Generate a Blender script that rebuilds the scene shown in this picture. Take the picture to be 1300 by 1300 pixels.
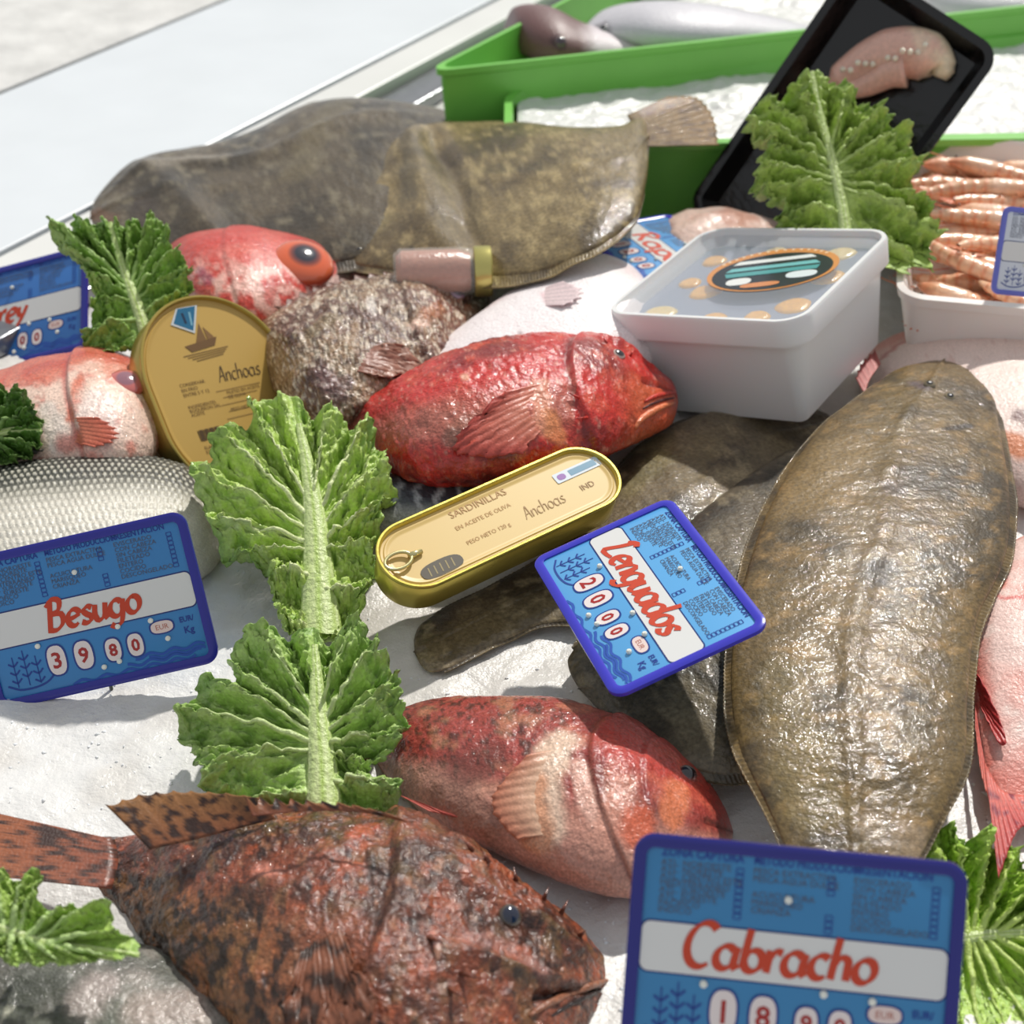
import bpy, bmesh, math, random
import numpy as np
from mathutils import Vector, Matrix
from mathutils.bvhtree import BVHTree

for o in list(bpy.data.objects): bpy.data.objects.remove(o)
scn = bpy.context.scene
COL = scn.collection

# ------------------------------------------------------------------ camera, sky, sun, exposure
F = 1900.0; PITCH = math.radians(36); CH = 0.58
cam_d = bpy.data.cameras.new('camera'); cam = bpy.data.objects.new('camera', cam_d); COL.objects.link(cam)
cam_d.sensor_width = 36; cam_d.lens = 36 * F / 1300
cam.location = (0, 0, CH); cam.rotation_euler = (math.pi / 2 - PITCH, 0, 0)
cam_d.clip_start = 0.02; cam_d.clip_end = 50
cam_d.dof.use_dof = True; cam_d.dof.focus_distance = 0.84; cam_d.dof.aperture_fstop = 9.0
scn.camera = cam
w = bpy.data.worlds.new('sky'); scn.world = w; w.use_nodes = True
bg = w.node_tree.nodes['Background']; bg.inputs['Color'].default_value = (0.93, 0.96, 1.0, 1); bg.inputs['Strength'].default_value = 0.50
sun_d = bpy.data.lights.new('sun', 'SUN'); sun_d.energy = 3.4; sun_d.angle = math.radians(1.6); sun_d.color = (1.0, 0.965, 0.90)
sun = bpy.data.objects.new('sun', sun_d); COL.objects.link(sun)
SUNV = Vector((0.28, 0.70, 0.82)).normalized()
sun.rotation_euler = SUNV.to_track_quat('Z', 'Y').to_euler(); sun.location = (1, 2, 3)
scn.view_settings.view_transform = 'Standard'; scn.view_settings.look = 'None'
scn.view_settings.gamma = 1; scn.view_settings.use_curve_mapping = False; scn.view_settings.exposure = 0.0

# ------------------------------------------------------------------ measuring: a pixel of the photo -> a point of the stall
CR = np.array([1, 0, 0.]); CF = np.array([0, math.cos(PITCH), -math.sin(PITCH)]); CU = np.array([0, math.sin(PITCH), math.cos(PITCH)])
C0 = np.array([0, 0, CH])
def ray(p):
    p = np.atleast_2d(np.asarray(p, float))
    return CF * F + np.outer(p[:, 0] - 650, CR) + np.outer(650 - p[:, 1], CU)
def G(p, z=0.0):
    d = ray(p); t = (np.asarray(z, float) - CH) / d[:, 2]
    return C0 + d * t[:, None]
def GP(p, o, n):
    d = ray(p); t = ((np.asarray(o) - C0) @ n) / (d @ n)
    return C0 + d * t[:, None]
def GY(p, y):
    d = ray(p); t = y / d[:, 1]
    return C0 + d * t[:, None]
def PX(P):
    Q = np.atleast_2d(P) - C0; dz = Q @ CF
    return np.stack([650 + F * (Q @ CR) / dz, 650 - F * (Q @ CU) / dz], 1)
def pnp(local, px, init):
    L = np.asarray(local, float); px = np.asarray(px, float)
    def R(r):
        a = np.linalg.norm(r) + 1e-12; k = r / a
        K = np.array([[0, -k[2], k[1]], [k[2], 0, -k[0]], [-k[1], k[0], 0]])
        return np.eye(3) + math.sin(a) * K + (1 - math.cos(a)) * K @ K
    def res(x): return (PX(L @ (R(x[:3]) @ R0).T + x[3:]) - px).ravel()
    R0 = init[0]; x = np.concatenate([np.zeros(3) + 1e-4, init[1]]); lam = 1e-2
    r = res(x)
    for _ in range(80):
        J = np.stack([(res(x + np.eye(6)[i] * 1e-5) - r) / 1e-5 for i in range(6)], 1)
        A = J.T @ J; dx = np.linalg.solve(A + lam * np.diag(np.diag(A)), -J.T @ r)
        r2 = res(x + dx)
        if r2 @ r2 < r @ r: x, r, lam = x + dx, r2, lam * .4
        else: lam *= 3
    Rm = R(x[:3]) @ R0; M = Matrix.Identity(4)
    for i in range(3):
        for j in range(3): M[i][j] = Rm[i, j]
        M[i][3] = x[3 + i]
    return M, math.sqrt(r @ r / len(r))
def rect_pose(W, Hh, corners, tilt=40, yaw=0, extra=None):
    """corners TL TR BR BL in photo pixels; the sheet is W x Hh metres"""
    L = [(-W/2, Hh/2, 0), (W/2, Hh/2, 0), (W/2, -Hh/2, 0), (-W/2, -Hh/2, 0)]
    t = math.radians(tilt); c = G([np.mean(np.array(corners), 0)], .04)[0]
    Rx = np.array([[1, 0, 0], [0, math.cos(t), -math.sin(t)], [0, math.sin(t), math.cos(t)]])
    y = math.radians(yaw); Rz = np.array([[math.cos(y), -math.sin(y), 0], [math.sin(y), math.cos(y), 0], [0, 0, 1]])
    M, e = pnp(L, corners, (Rz @ Rx, c))
    return M

# ------------------------------------------------------------------ noise and colour
def _h(i, j, k, s):
    n = (i * 374761393 + j * 668265263 + k * 1274126177 + s * 974634777) & 0x7fffffff
    n = ((n ^ (n >> 13)) * 1103515245 + 12345) & 0x7fffffff
    n = ((n ^ (n >> 11)) * 1664525 + 1013904223) & 0x7fffffff
    return (n & 0xffffff) / float(0xffffff)
def vn(P, sc=1.0, seed=0):
    P = np.asarray(P, float) * sc + 1000.37; I = np.floor(P).astype(np.int64); f = P - I; f = f * f * (3 - 2 * f)
    x, y, z = I.T; fx, fy, fz = f.T; r = 0
    for a in (0, 1):
        for b in (0, 1):
            for c in (0, 1):
                r = r + _h(x + a, y + b, z + c, seed) * (fx if a else 1 - fx) * (fy if b else 1 - fy) * (fz if c else 1 - fz)
    return r
def fbm(P, sc=1.0, seed=0, o=4):
    r = 0; a = .5; t = 0
    for i in range(o): r = r + a * vn(P, sc * 2 ** i, seed + i * 7); t += a; a *= .55
    return r / t
def P2(a, b): return np.stack([a, b, np.zeros_like(a)], -1)
def ss(x, a, b):
    t = np.clip((x - a) / (b - a), 0, 1); return t * t * (3 - 2 * t)
def lin(c):
    c = np.asarray(c, float) / 255.0
    return np.where(c <= .04045, c / 12.92, ((c + .055) / 1.055) ** 2.4)
def mix(A, B, m):
    A = np.asarray(A, float); B = np.asarray(B, float); m = np.asarray(m, float)
    return A * (1 - m[..., None]) + B * m[..., None]

# ------------------------------------------------------------------ materials
def mat(name, color=None, rough=.4, spec=.5, metal=0, coat=0, bump=(), noise=0, nscale=200, transl=0, sss=0, alpha=None, tint=None, crough=.12):
    m = bpy.data.materials.new(name); m.use_nodes = True; nt = m.node_tree; N = nt.nodes; b = N['Principled BSDF']
    tc = N.new('ShaderNodeTexCoord')
    if color is None:
        a = N.new('ShaderNodeVertexColor'); a.layer_name = 'Col'; src = a.outputs['Color']
    else:
        a = N.new('ShaderNodeRGB'); a.outputs[0].default_value = (*lin(color), 1); src = a.outputs[0]
    if noise:
        n = N.new('ShaderNodeTexNoise'); n.inputs['Scale'].default_value = nscale; n.inputs['Detail'].default_value = 4
        nt.links.new(tc.outputs['Object'], n.inputs['Vector'])
        mr = N.new('ShaderNodeMapRange'); mr.inputs[1].default_value = .3; mr.inputs[2].default_value = .7
        mr.inputs[3].default_value = 1 - noise; mr.inputs[4].default_value = 1 + noise
        nt.links.new(n.outputs['Fac'], mr.inputs[0])
        mu = N.new('ShaderNodeVectorMath'); mu.operation = 'SCALE'
        nt.links.new(src, mu.inputs[0]); nt.links.new(mr.outputs[0], mu.inputs['Scale']); src = mu.outputs[0]
    nt.links.new(src, b.inputs['Base Color'])
    b.inputs['Roughness'].default_value = rough; b.inputs['Specular IOR Level'].default_value = spec
    b.inputs['Metallic'].default_value = metal; b.inputs['Coat Weight'].default_value = coat; b.inputs['Coat Roughness'].default_value = crough
    if sss:
        b.inputs['Subsurface Weight'].default_value = sss; b.inputs['Subsurface Radius'].default_value = (.006, .004, .003); b.inputs['Subsurface Scale'].default_value = .6
    prev = None
    for sc, st in bump:
        n = N.new('ShaderNodeTexNoise'); n.inputs['Scale'].default_value = sc; n.inputs['Detail'].default_value = 3
        nt.links.new(tc.outputs['Object'], n.inputs['Vector'])
        bp = N.new('ShaderNodeBump'); bp.inputs['Strength'].default_value = st; bp.inputs['Distance'].default_value = .6 / sc
        nt.links.new(n.outputs['Fac'], bp.inputs['Height'])
        if prev: nt.links.new(prev, bp.inputs['Normal'])
        prev = bp.outputs['Normal']
    if prev:
        nt.links.new(prev, b.inputs['Normal']); 
        if coat: nt.links.new(prev, b.inputs['Coat Normal'])
    out = N['Material Output']
    if transl:
        t = N.new('ShaderNodeBsdfTranslucent'); nt.links.new(src, t.inputs['Color']); mx = N.new('ShaderNodeMixShader'); mx.inputs[0].default_value = transl
        nt.links.new(b.outputs[0], mx.inputs[1]); nt.links.new(t.outputs[0], mx.inputs[2]); nt.links.new(mx.outputs[0], out.inputs['Surface'])
    if alpha is not None:
        t = N.new('ShaderNodeBsdfTransparent'); mx = N.new('ShaderNodeMixShader'); mx.inputs[0].default_value = alpha
        if tint: t.inputs['Color'].default_value = (*lin(tint), 1)
        nt.links.new(t.outputs[0], mx.inputs[1]); nt.links.new(b.outputs[0], mx.inputs[2]); nt.links.new(mx.outputs[0], out.inputs['Surface'])
    return m
M = dict(
    wet=mat('wet_fish_skin', rough=.45, coat=.2, spec=.4, bump=((420, .5), (1300, .35)), noise=.16, nscale=900),
    glossy=mat('glossy_fish_skin', rough=.40, coat=.6, crough=.09, spec=.3, bump=((200, .5), (700, .5)), noise=.28, nscale=650),
    slick=mat('slick_flatfish_skin', rough=.5, coat=.5, crough=.06, spec=.25, bump=((260, .34), (800, .28)), noise=.34, nscale=420),
    rough=mat('bony_fish_skin', rough=.42, coat=.75, crough=.09, spec=.35, bump=((220, .9), (700, .6)), noise=.42, nscale=480),
    fin=mat('fin_membrane', rough=.45, coat=.12, bump=((700, .3),), noise=.15, nscale=700, transl=.15),
    eye=mat('fish_eye', rough=.08, coat=1.0),
    leaf=mat('lettuce_leaf', rough=.42, coat=.12, bump=((300, .7), (900, .5)), noise=.16, nscale=420, transl=.16),
    ice=mat('crushed_ice', rough=.35, spec=.5, bump=((180, .35), (600, .4)), noise=.03, nscale=120),
    flat=mat('printed_plastic', rough=.25, spec=.5, coat=.15),
    paint=mat('painted_lettering', rough=.5),
    plastic=mat('white_plastic', rough=.32, spec=.5, sss=.15),
    green=mat('green_plastic', rough=.35, spec=.5, noise=.05, nscale=20),
    black=mat('black_plastic', (12, 11, 12), rough=.22, spec=.5, coat=.25, bump=((120, .15),)),
    gold=mat('gold_tinplate', rough=.3, metal=.75, bump=((300, .05),)),
    lid=mat('printed_gold_lid', rough=.4),
    steel=mat('brushed_steel', (150, 152, 156), rough=.3, metal=.85, bump=((90, .1),)),
    marble=mat('white_marble', rough=.3, noise=.03, nscale=9),
    stone=mat('stone', rough=.6, noise=.14, nscale=16, bump=((60, .2),)),
    flesh=mat('moist_flesh', rough=.28, coat=.6, sss=.25, bump=((350, .35),), noise=.1, nscale=300),
    film=mat('clear_film', (225, 232, 240), rough=.08, coat=1, alpha=.18),
    brine=mat('cloudy_brine', (150, 156, 172), rough=.12),
    glass=mat('jar_glass', (235, 235, 230), rough=.05, coat=1, alpha=.22),
    wire=mat('steel_wire', (110, 112, 110), rough=.3, metal=.9),
)

# ------------------------------------------------------------------ object helpers
def newobj(name, V, Fc, m, parent=None, cols=None, smooth=True, origin=None):
    V = np.asarray(V, float)
    if parent is not None:
        inv = np.array(parent.matrix_world.inverted()); V = V @ inv[:3, :3].T + inv[:3, 3]
    elif origin is not None: V = V - np.asarray(origin)
    me = bpy.data.meshes.new(name)
    if isinstance(Fc, np.ndarray):
        nf, k = Fc.shape
        me.vertices.add(len(V)); me.vertices.foreach_set('co', V.ravel().astype(np.float32))
        me.loops.add(nf * k); me.loops.foreach_set('vertex_index', Fc.ravel().astype(np.int32))
        me.polygons.add(nf); me.polygons.foreach_set('loop_start', np.arange(0, nf * k, k, dtype=np.int32))
        me.update(calc_edges=True)
    else: me.from_pydata([tuple(v) for v in V], [], Fc)
    me.validate()
    if smooth: me.polygons.foreach_set('use_smooth', np.ones(len(me.polygons), bool))
    if cols is not None:
        cols = np.asarray(cols, float)
        if cols.ndim == 1: cols = np.tile(cols, (len(V), 1))
        a = me.color_attributes.new('Col', 'FLOAT_COLOR', 'POINT')
        c4 = np.ones((len(V), 4), np.float32); c4[:, :3] = np.clip(cols, 0, 1); a.data.foreach_set('color', c4.ravel())
    me.materials.append(m)
    o = bpy.data.objects.new(name, me); COL.objects.link(o)
    if parent is not None: o.parent = parent
    elif origin is not None: o.location = tuple(origin)
    me.update()
    return o
def tag(o, label=None, cat=None, group=None, kind=None):
    if label: o['label'] = label
    if cat: o['category'] = cat
    if group: o['group'] = group
    if kind: o['kind'] = kind
    return o
def thing(name, loc, label, cat, group=None, matrix=None):
    o = bpy.data.objects.new(name, None); COL.objects.link(o); o.empty_display_size = .02
    if matrix is not None: o.matrix_world = matrix
    else: o.location = tuple(loc)
    bpy.context.view_layer.update()
    return tag(o, label, cat, group)
def grid_faces(n, m, wrap=False):
    i = np.arange(n - 1)[:, None]; j = np.arange(m if wrap else m - 1)[None, :]
    j2 = (j + 1) % m if wrap else j + 1
    return np.stack([(i * m + j).ravel(), (i * m + j2 + 0 * i).ravel(), ((i + 1) * m + j2).ravel(), ((i + 1) * m + j).ravel()], 1)
def spline(pts, n, t=None):
    """Catmull-Rom through the points, n samples evenly by index-chord"""
    P = np.asarray(pts, float); d = np.linalg.norm(np.diff(P[:, :2], axis=0), axis=1) + 1e-6
    T = np.concatenate([[0], np.cumsum(d)]); T /= T[-1]
    if t is None: t = np.linspace(0, 1, n)
    k = np.clip(np.searchsorted(T, t, side='right') - 1, 0, len(P) - 2)
    m = np.zeros_like(P); m[1:-1] = (P[2:] - P[:-2]) / (T[2:] - T[:-2])[:, None]; m[0] = (P[1] - P[0]) / (T[1] - T[0]); m[-1] = (P[-1] - P[-2]) / (T[-1] - T[-2])
    h = (T[k + 1] - T[k])[:, None]; u = ((t - T[k])[:, None]) / h
    return (2*u**3 - 3*u**2 + 1) * P[k] + (u**3 - 2*u**2 + u) * h * m[k] + (-2*u**3 + 3*u**2) * P[k+1] + (u**3 - u**2) * h * m[k+1]
def normals(X):
    du = np.gradient(X, axis=0); dv = np.gradient(X, axis=1)
    n = np.cross(du, dv); return n / (np.linalg.norm(n, axis=-1, keepdims=True) + 1e-12)

class MB:
    def __init__(s): s.V = []; s.F = []; s.C = []
    def add(s, V, Fc, c):
        b = len(s.V); s.V += [tuple(v) for v in V]; s.F += [tuple(i + b for i in f) for f in Fc]; s.C += [tuple(lin(c))] * len(V)
    def poly(s, P, z, c): s.add([(p[0], p[1], z) for p in P], [tuple(range(len(P)))], c)
    def build(s, name, m, parent, smooth=False):
        """the vertices are in the parent's own frame"""
        me = bpy.data.meshes.new(name); me.from_pydata(s.V, [], s.F)
        a = me.color_attributes.new('Col', 'FLOAT_COLOR', 'POINT')
        c4 = np.ones((len(s.V), 4), np.float32); c4[:, :3] = np.array(s.C); a.data.foreach_set('color', c4.ravel())
        if smooth: me.polygons.foreach_set('use_smooth', np.ones(len(me.polygons), bool))
        me.materials.append(m); o = bpy.data.objects.new(name, me); COL.objects.link(o); o.parent = parent
        return o

# ------------------------------------------------------------------ fish bodies
def tube(P, R, name, m, parent, c, n=10, smooth=True, colf=None):
    P = np.asarray(P, float); T = np.gradient(P, axis=0); T /= np.linalg.norm(T, axis=1)[:, None] + 1e-12
    ref = np.array([0, 0, 1.]) if abs(T[:, 2]).mean() < .8 else np.array([1., 0, 0]); A = np.cross(T, ref); A /= np.linalg.norm(A, axis=1)[:, None]; B_ = np.cross(T, A)
    ph = np.linspace(0, 2 * np.pi, n, endpoint=False); R = np.asarray(R, float)
    X = P[:, None] + (np.cos(ph)[None, :, None] * A[:, None] + np.sin(ph)[None, :, None] * B_[:, None]) * R[:, None, None]
    V = np.concatenate([X.reshape(-1, 3), P[:1], P[-1:]]); k = len(P); Fc = [tuple(int(i) for i in f) for f in grid_faces(k, n, True)]
    Fc += [(k * n, (j + 1) % n, j) for j in range(n)] + [(k * n + 1, (k - 1) * n + j, (k - 1) * n + (j + 1) % n) for j in range(n)]
    cols = np.tile(lin(c), (len(V), 1)) if colf is None else colf(V)
    return newobj(name, V, Fc, m, parent, cols)
class Body: pass
def fish_body(name, st, k=.4, base=0.0, sink=.85, N=170, Mr=72, disp=None, col=None, mt='wet', label='', cat='fish', group=None,
              patches=(), capr=.03, tmax=1.0, lens=1.0, gill=None, root=None, kcap=None, part='body', flat=0.0):
    A = np.array([(a[0], a[1], a[2], a[3]) for a in st], float)
    ks = np.array([a[4] if len(a) > 4 else k for a in st], float)
    bs = np.array([a[5] if len(a) > 5 else base for a in st], float)
    mid = np.stack([(A[:, 0] + A[:, 2]) / 2, (A[:, 1] + A[:, 3]) / 2], 1)
    full = np.concatenate([mid, A, ks[:, None], bs[:, None]], 1)
    S = np.linspace(0, 1, N); S = S + .06 * np.sin(2 * np.pi * S) / (2 * np.pi) * -1
    R = spline(full, N, S); mid = R[:, :2]; D = R[:, 2:4]; V = R[:, 4:6]; kk = R[:, 6]; bb = R[:, 7]
    e = np.linalg.norm(V - D, axis=1) / 2; n = (V - D) / (2 * e[:, None])
    cap = np.ones(N); x = np.minimum(S, 1 - S) / capr; cap = np.where(x < 1, np.sqrt(np.clip(1 - (1 - x) ** 2, 0.0004, 1)), 1)
    zc = bb + .02
    for _ in range(5):
        C = G(mid, zc); u = G(V, zc) - G(D, zc); u /= np.linalg.norm(u, axis=1)[:, None]
        eps = 1e-3; Ju = (PX(C + u * eps) - PX(C - u * eps)) / (2 * eps); Jz = (PX(C + [0, 0, eps]) - PX(C - [0, 0, eps])) / (2 * eps)
        un = (Ju * n).sum(1); zn = (Jz * n).sum(1)
        a = e * cap / np.sqrt(un ** 2 + (kk * zn) ** 2); b = kk * a
        bsm = np.convolve(np.pad(b, 6, 'edge'), np.ones(13) / 13, 'valid')
        zc = bb + bsm * sink
    C = G(mid, zc)
    ph = np.linspace(0, 2 * np.pi, Mr, endpoint=False) + 1e-3
    T = -np.cos(ph); U = np.sin(ph)
    h = np.sign(U) * np.abs(U) ** lens; h = np.where(h < 0, h * (1 - flat), h)
    SS, TT = np.meshgrid(S, T, indexing='ij'); UU = np.tile(U, (N, 1))
    X = C[:, None, :] + u[:, None, :] * (a[:, None] * T[None, :] * tmax)[..., None]
    X = X + np.array([0, 0, 1]) * (b[:, None] * h[None, :])[..., None]
    nr = normals(X); 
    outw = X - C[:, None, :]; sg = np.sign((nr * outw).sum(-1).mean()); nr = nr * sg
    B = Body(); B.X = X; B.S = SS; B.T = TT; B.U = UU; B.C = C; B.u = u; B.a = a; B.b = b; B.zc = zc; B.D = D; B.Vp = V; B.N = N; B.Sv = S
    if disp is not None:
        X = X + nr * disp(B)[..., None]; B.X = X
    fl = grid_faces(N, Mr, True)
    V0 = X.reshape(-1, 3); 
    V0 = np.concatenate([V0, X[0].mean(0)[None], X[-1].mean(0)[None]])
    i0, i1 = len(V0) - 2, len(V0) - 1
    j = np.arange(Mr); j2 = (j + 1) % Mr; o1 = (N - 1) * Mr
    caps = np.concatenate([np.stack([np.full(Mr, i0), j2, j], 1), np.stack([np.full(Mr, i1), o1 + j, o1 + j2], 1)])
    quads = fl if sg < 0 else fl[:, ::-1]
    tris = np.concatenate([quads[:, [0, 1, 2]], quads[:, [0, 2, 3]], caps if sg > 0 else caps[:, ::-1]])
    B.bvh = BVHTree.FromPolygons([tuple(v) for v in V0[:N * Mr]], [tuple(int(i) for i in q) for q in quads])
    c = col(B) if col is not None else np.ones((N, Mr, 3)) * .5
    for pt in patches:
        pts, rad, cc, strength = pt[:4]
        W3 = [B_hit(B, p) for p in pts]; W3 = [q for q in W3 if q is not None]
        if not W3: continue
        dmin = np.full((N, Mr), 9.)
        if len(W3) == 1: W3 = W3 * 2
        nz = (fbm(X.reshape(-1, 3), 1 / max(rad, .002) * .9, 91).reshape(N, Mr) - .5) * rad * 1.1
        for p, q in zip(W3[:-1], W3[1:]):
            dd = q - p; L = dd @ dd + 1e-12; t = np.clip(((X - p) @ dd) / L, 0, 1)
            dmin = np.minimum(dmin, np.linalg.norm(X - p - t[..., None] * dd, axis=-1))
        soft = pt[4] if len(pt) > 4 else .5
        mm = (1 - ss(dmin + nz, rad * (1 - soft), rad * (1 + soft * .4))) * strength * (UU > -.3)
        c = mix(c, lin(cc), mm)
    cf = c.reshape(-1, 3); cf = np.concatenate([cf, cf[:1], cf[-1:]])
    if root is None:
        g = C.mean(0); g[2] = bb.mean(); root = thing(name, g, label, cat, group)
    B.root = root
    B.obj = newobj(part, V0, tris, M[mt], root, cf)
    return B
def B_hit(B, p, off=0.0):
    d = ray([p])[0]; d = d / np.linalg.norm(d)
    r = B.bvh.ray_cast(Vector(C0), Vector(d))
    if r[0] is None: return None
    q = np.array(r[0]); n = np.array(r[1])
    if n @ d > 0: n = -n
    return q + n * off
def hit_n(B, p):
    d = ray([p])[0]; d = d / np.linalg.norm(d)
    r = B.bvh.ray_cast(Vector(C0), Vector(d)); 
    if r[0] is None: return None, None
    n = np.array(r[1]); 
    if n @ d > 0: n = -n
    return np.array(r[0]), n
def eye(B, p, rpx, pupil=(20, 22, 34), iris=(200, 150, 90), outer=(120, 60, 40), fp=.5, fi=.85, lift=.25, flat=.55, aspect=1.0):
    q, n = hit_n(B, p)
    if q is None: return
    dist = (q - C0) @ CF; r = rpx * dist / F
    n = n * .6 + np.array([0, -.25, .55]); n /= np.linalg.norm(n)
    t1 = np.cross(n, [0, 1, .2]); t1 /= np.linalg.norm(t1); t2 = np.cross(n, t1)
    th = np.linspace(0.02, np.pi, 22); ph = np.linspace(0, 2*np.pi, 32, endpoint=False)
    TH, PH = np.meshgrid(th, ph, indexing='ij')
    X = q + n * (lift - flat) * r + (np.sin(TH) * np.cos(PH))[..., None] * t1 * r * aspect + (np.sin(TH) * np.sin(PH))[..., None] * t2 * r + np.cos(TH)[..., None] * n * r * flat * 1.4
    rr = np.sin(TH) + (TH > np.pi / 2) * 9
    c = mix(np.tile(lin(pupil), TH.shape + (1,)), lin(iris), ss(rr, fp - .04, fp + .04)); c = mix(c, lin(outer), ss(rr, fi - .04, fi + .04))
    newobj('eye', X.reshape(-1, 3), grid_faces(22, 32, True), M['eye'], B.root, c.reshape(-1, 3))
def fin(B, basep, tipp, name='fin', n=10, z=None, zt=None, off=.0012, lift=.006, c0=(150, 70, 50), c1=(110, 50, 40), spots=None, rag=.12, on_body=False, amp=.0007, th=.0006, parent=None, mt='fin', seed=1, spikes=0):
    """a rayed fin between a base line and a tip line of photo pixels; lies on the body or at heights z..zt"""
    nu = n * 6 + 1; nv = 16
    bp = spline(basep, nu); tp = spline(tipp, nu); vv = np.linspace(0, 1, nv)
    U = np.linspace(0, 1, nu)
    ragg = 1 - rag * (np.abs(np.sin(np.pi * n * U)) ** .6) * 1.0 - rag * .7 * vn(P2(U * n * 1.7, U * 0), 1, seed)
    if on_body: ragg = ragg * (.62 + .38 * np.sin(np.pi * np.clip(U, 0, 1)) ** .7)
    if spikes: ragg = 1 - spikes * (1 - np.abs(np.cos(np.pi * n * U)) ** 3)
    PXs = bp[:, None, :] + (tp - bp)[:, None, :] * (vv[None, :] * ragg[:, None])[..., None]
    flat = PXs.reshape(-1, 2)
    if on_body:
        W = np.zeros((nu * nv, 3)); vg = np.tile(vv, nu); last = None
        zf = B.zc.mean()
        for i, p in enumerate(flat):
            q, nn = hit_n(B, p)
            if q is None: q = G([p], zf if last is None else last[2])[0]; nn = np.array([0, 0, 1.])
            else: last = q
            W[i] = q + nn * (off - .0018 * (1 - vg[i]) ** 3 + lift * vg[i] ** 1.5)
    else:
        z0 = B.zc.mean() if z is None else z; z1 = z0 if zt is None else zt
        zz = z0 + (z1 - z0) * np.tile(vv, nu)
        W = G(flat, zz)
    W = W.reshape(nu, nv, 3); nr = normals(W)
    if nr[..., 2].mean() < 0: nr = -nr
    rayf = np.cos(2 * np.pi * n * U)[:, None] * np.ones(nv)
    W = W + nr * (amp * .45 * rayf * (.3 + .7 * vv))[..., None]
    c = mix(np.tile(lin(c0), (nu, nv, 1)), lin(c1), np.tile(vv, (nu, 1)) * .9)
    c = c * (1 + .10 * rayf)[..., None]
    if spots is not None:
        sc, cc, thr = spots; m = ss(vn(W.reshape(-1, 3), sc, seed + 5).reshape(nu, nv), thr, thr + .1); c = mix(c, lin(cc), m)
    Wb = W - nr * th
    Va = np.concatenate([W.reshape(-1, 3), Wb.reshape(-1, 3)]); f = grid_faces(nu, nv); k = nu * nv
    rim = [i * nv for i in range(nu)][::-1] 
    per = [i * nv for i in range(nu)] + [(nu - 1) * nv + j for j in range(1, nv)] + [i * nv + nv - 1 for i in range(nu - 2, -1, -1)] + [j for j in range(nv - 2, 0, -1)]
    side = np.array([[per[i], per[(i + 1) % len(per)], per[(i + 1) % len(per)] + k, per[i] + k] for i in range(len(per))])
    Fc = np.concatenate([f, (f + k)[:, ::-1], side])
    cc = np.concatenate([c.reshape(-1, 3), c.reshape(-1, 3)])
    return newobj(name, Va, Fc, M[mt], parent or B.root, cc)
def noisep(B, sc, seed, o=4): return fbm(B.X.reshape(-1, 3), sc, seed, o).reshape(B.S.shape)

# ------------------------------------------------------------------ setting: ice, marble shelf, trims, crates
zs = .022
a0 = G([(0, 320)], zs)[0]; a1 = G([(625, 0)], zs)[0]
tdir = (a1 - a0); tdir[2] = 0; tdir /= np.linalg.norm(tdir); ndir = np.array([-tdir[1], tdir[0], 0.])    # ndir points away from the ice
def along(p, z): q = G([p], z)[0] - a0; return q @ tdir, q @ ndir
def strip(name, n0, n1, z0, z1, m, c, s0=-1.5, s1=3.0, kind='structure'):
    P = []
    for z in (z0, z1):
        for s, n in ((s0, n0), (s1, n0), (s1, n1), (s0, n1)):
            q = a0 + tdir * s + ndir * n; P.append((q[0], q[1], z))
    f = [(3, 2, 1, 0), (4, 5, 6, 7), (0, 1, 5, 4), (1, 2, 6, 5), (2, 3, 7, 6), (3, 0, 4, 7)]
    if ndir[0] * tdir[1] - ndir[1] * tdir[0] > 0: f = [tuple(reversed(q)) for q in f]
    o = newobj(name, P, f, m, None, lin(c), smooth=False, origin=a0); tag(o, kind=kind)
    bv = o.modifiers.new('edge', 'BEVEL'); bv.width = .0015; bv.segments = 2
    return o
n2 = along((0, 118), zs)[1]; n_out = .003
nb = along((469, 118), zs)[1]; nc = along((530, 118), zs)[1]
o = strip('trim_1', nb + .004, -.0055, -.03, zs, M['marble'], (228, 228, 224))
o = strip('trim_2', nc, nb - .003, -.03, zs - .010, M['steel'], (150, 152, 156))
o = strip('marble_shelf', .002, n2 - .002, -.04, zs, M['marble'], (223, 228, 232)); o.name = 'worktop'
strip('added_slab', n2 + .014, n2 + 1.2, -.06, zs - .004, M['stone'], (212, 211, 208))  # slab added over the low floor to stay out of the counter's shadow
strip('counter_body', nc - 2.2, n2 + 1.2, -.85, -.062, M['stone'], (205, 205, 200))
strip('floor', -4, 5, -.9, -.85, M['stone'], (190, 190, 186), s0=-4, s1=6)
# ice bed
ni, nj = 520, 460
si = np.linspace(-1.2, 1.9, ni); wj = np.linspace(0, 1, nj) * 1.75
S_, W_ = np.meshgrid(si, wj, indexing='ij')
XY = a0[:2] + S_[..., None] * tdir[:2] + (nc - .001 - W_)[..., None] * ndir[:2]
q = P2(XY[..., 0].ravel(), XY[..., 1].ravel())
zz = (fbm(q, 9, 3, 3) - .5) * .018 + (fbm(q, 60, 4, 3) - .5) * .007 + (vn(q, 230, 5) - .5) * .002
zz = zz.reshape(S_.shape) - .002 
IX = np.concatenate([XY, zz[..., None]], -1).reshape(-1, 3)
gr = fbm(IX, 25, 8, 3)
ic = mix(np.tile(lin((228, 227, 225)), (len(IX), 1)), lin((206, 200, 192)), ss(gr, .42, .7) * .55); ic = mix(ic, lin((196, 188, 178)), ss(fbm(IX, 7, 77, 2), .5, .7) * .5)
kz = (XY[..., 1].ravel() < 1.9) & (XY[..., 1].ravel() > .2)
ff = grid_faces(ni, nj)
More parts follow.
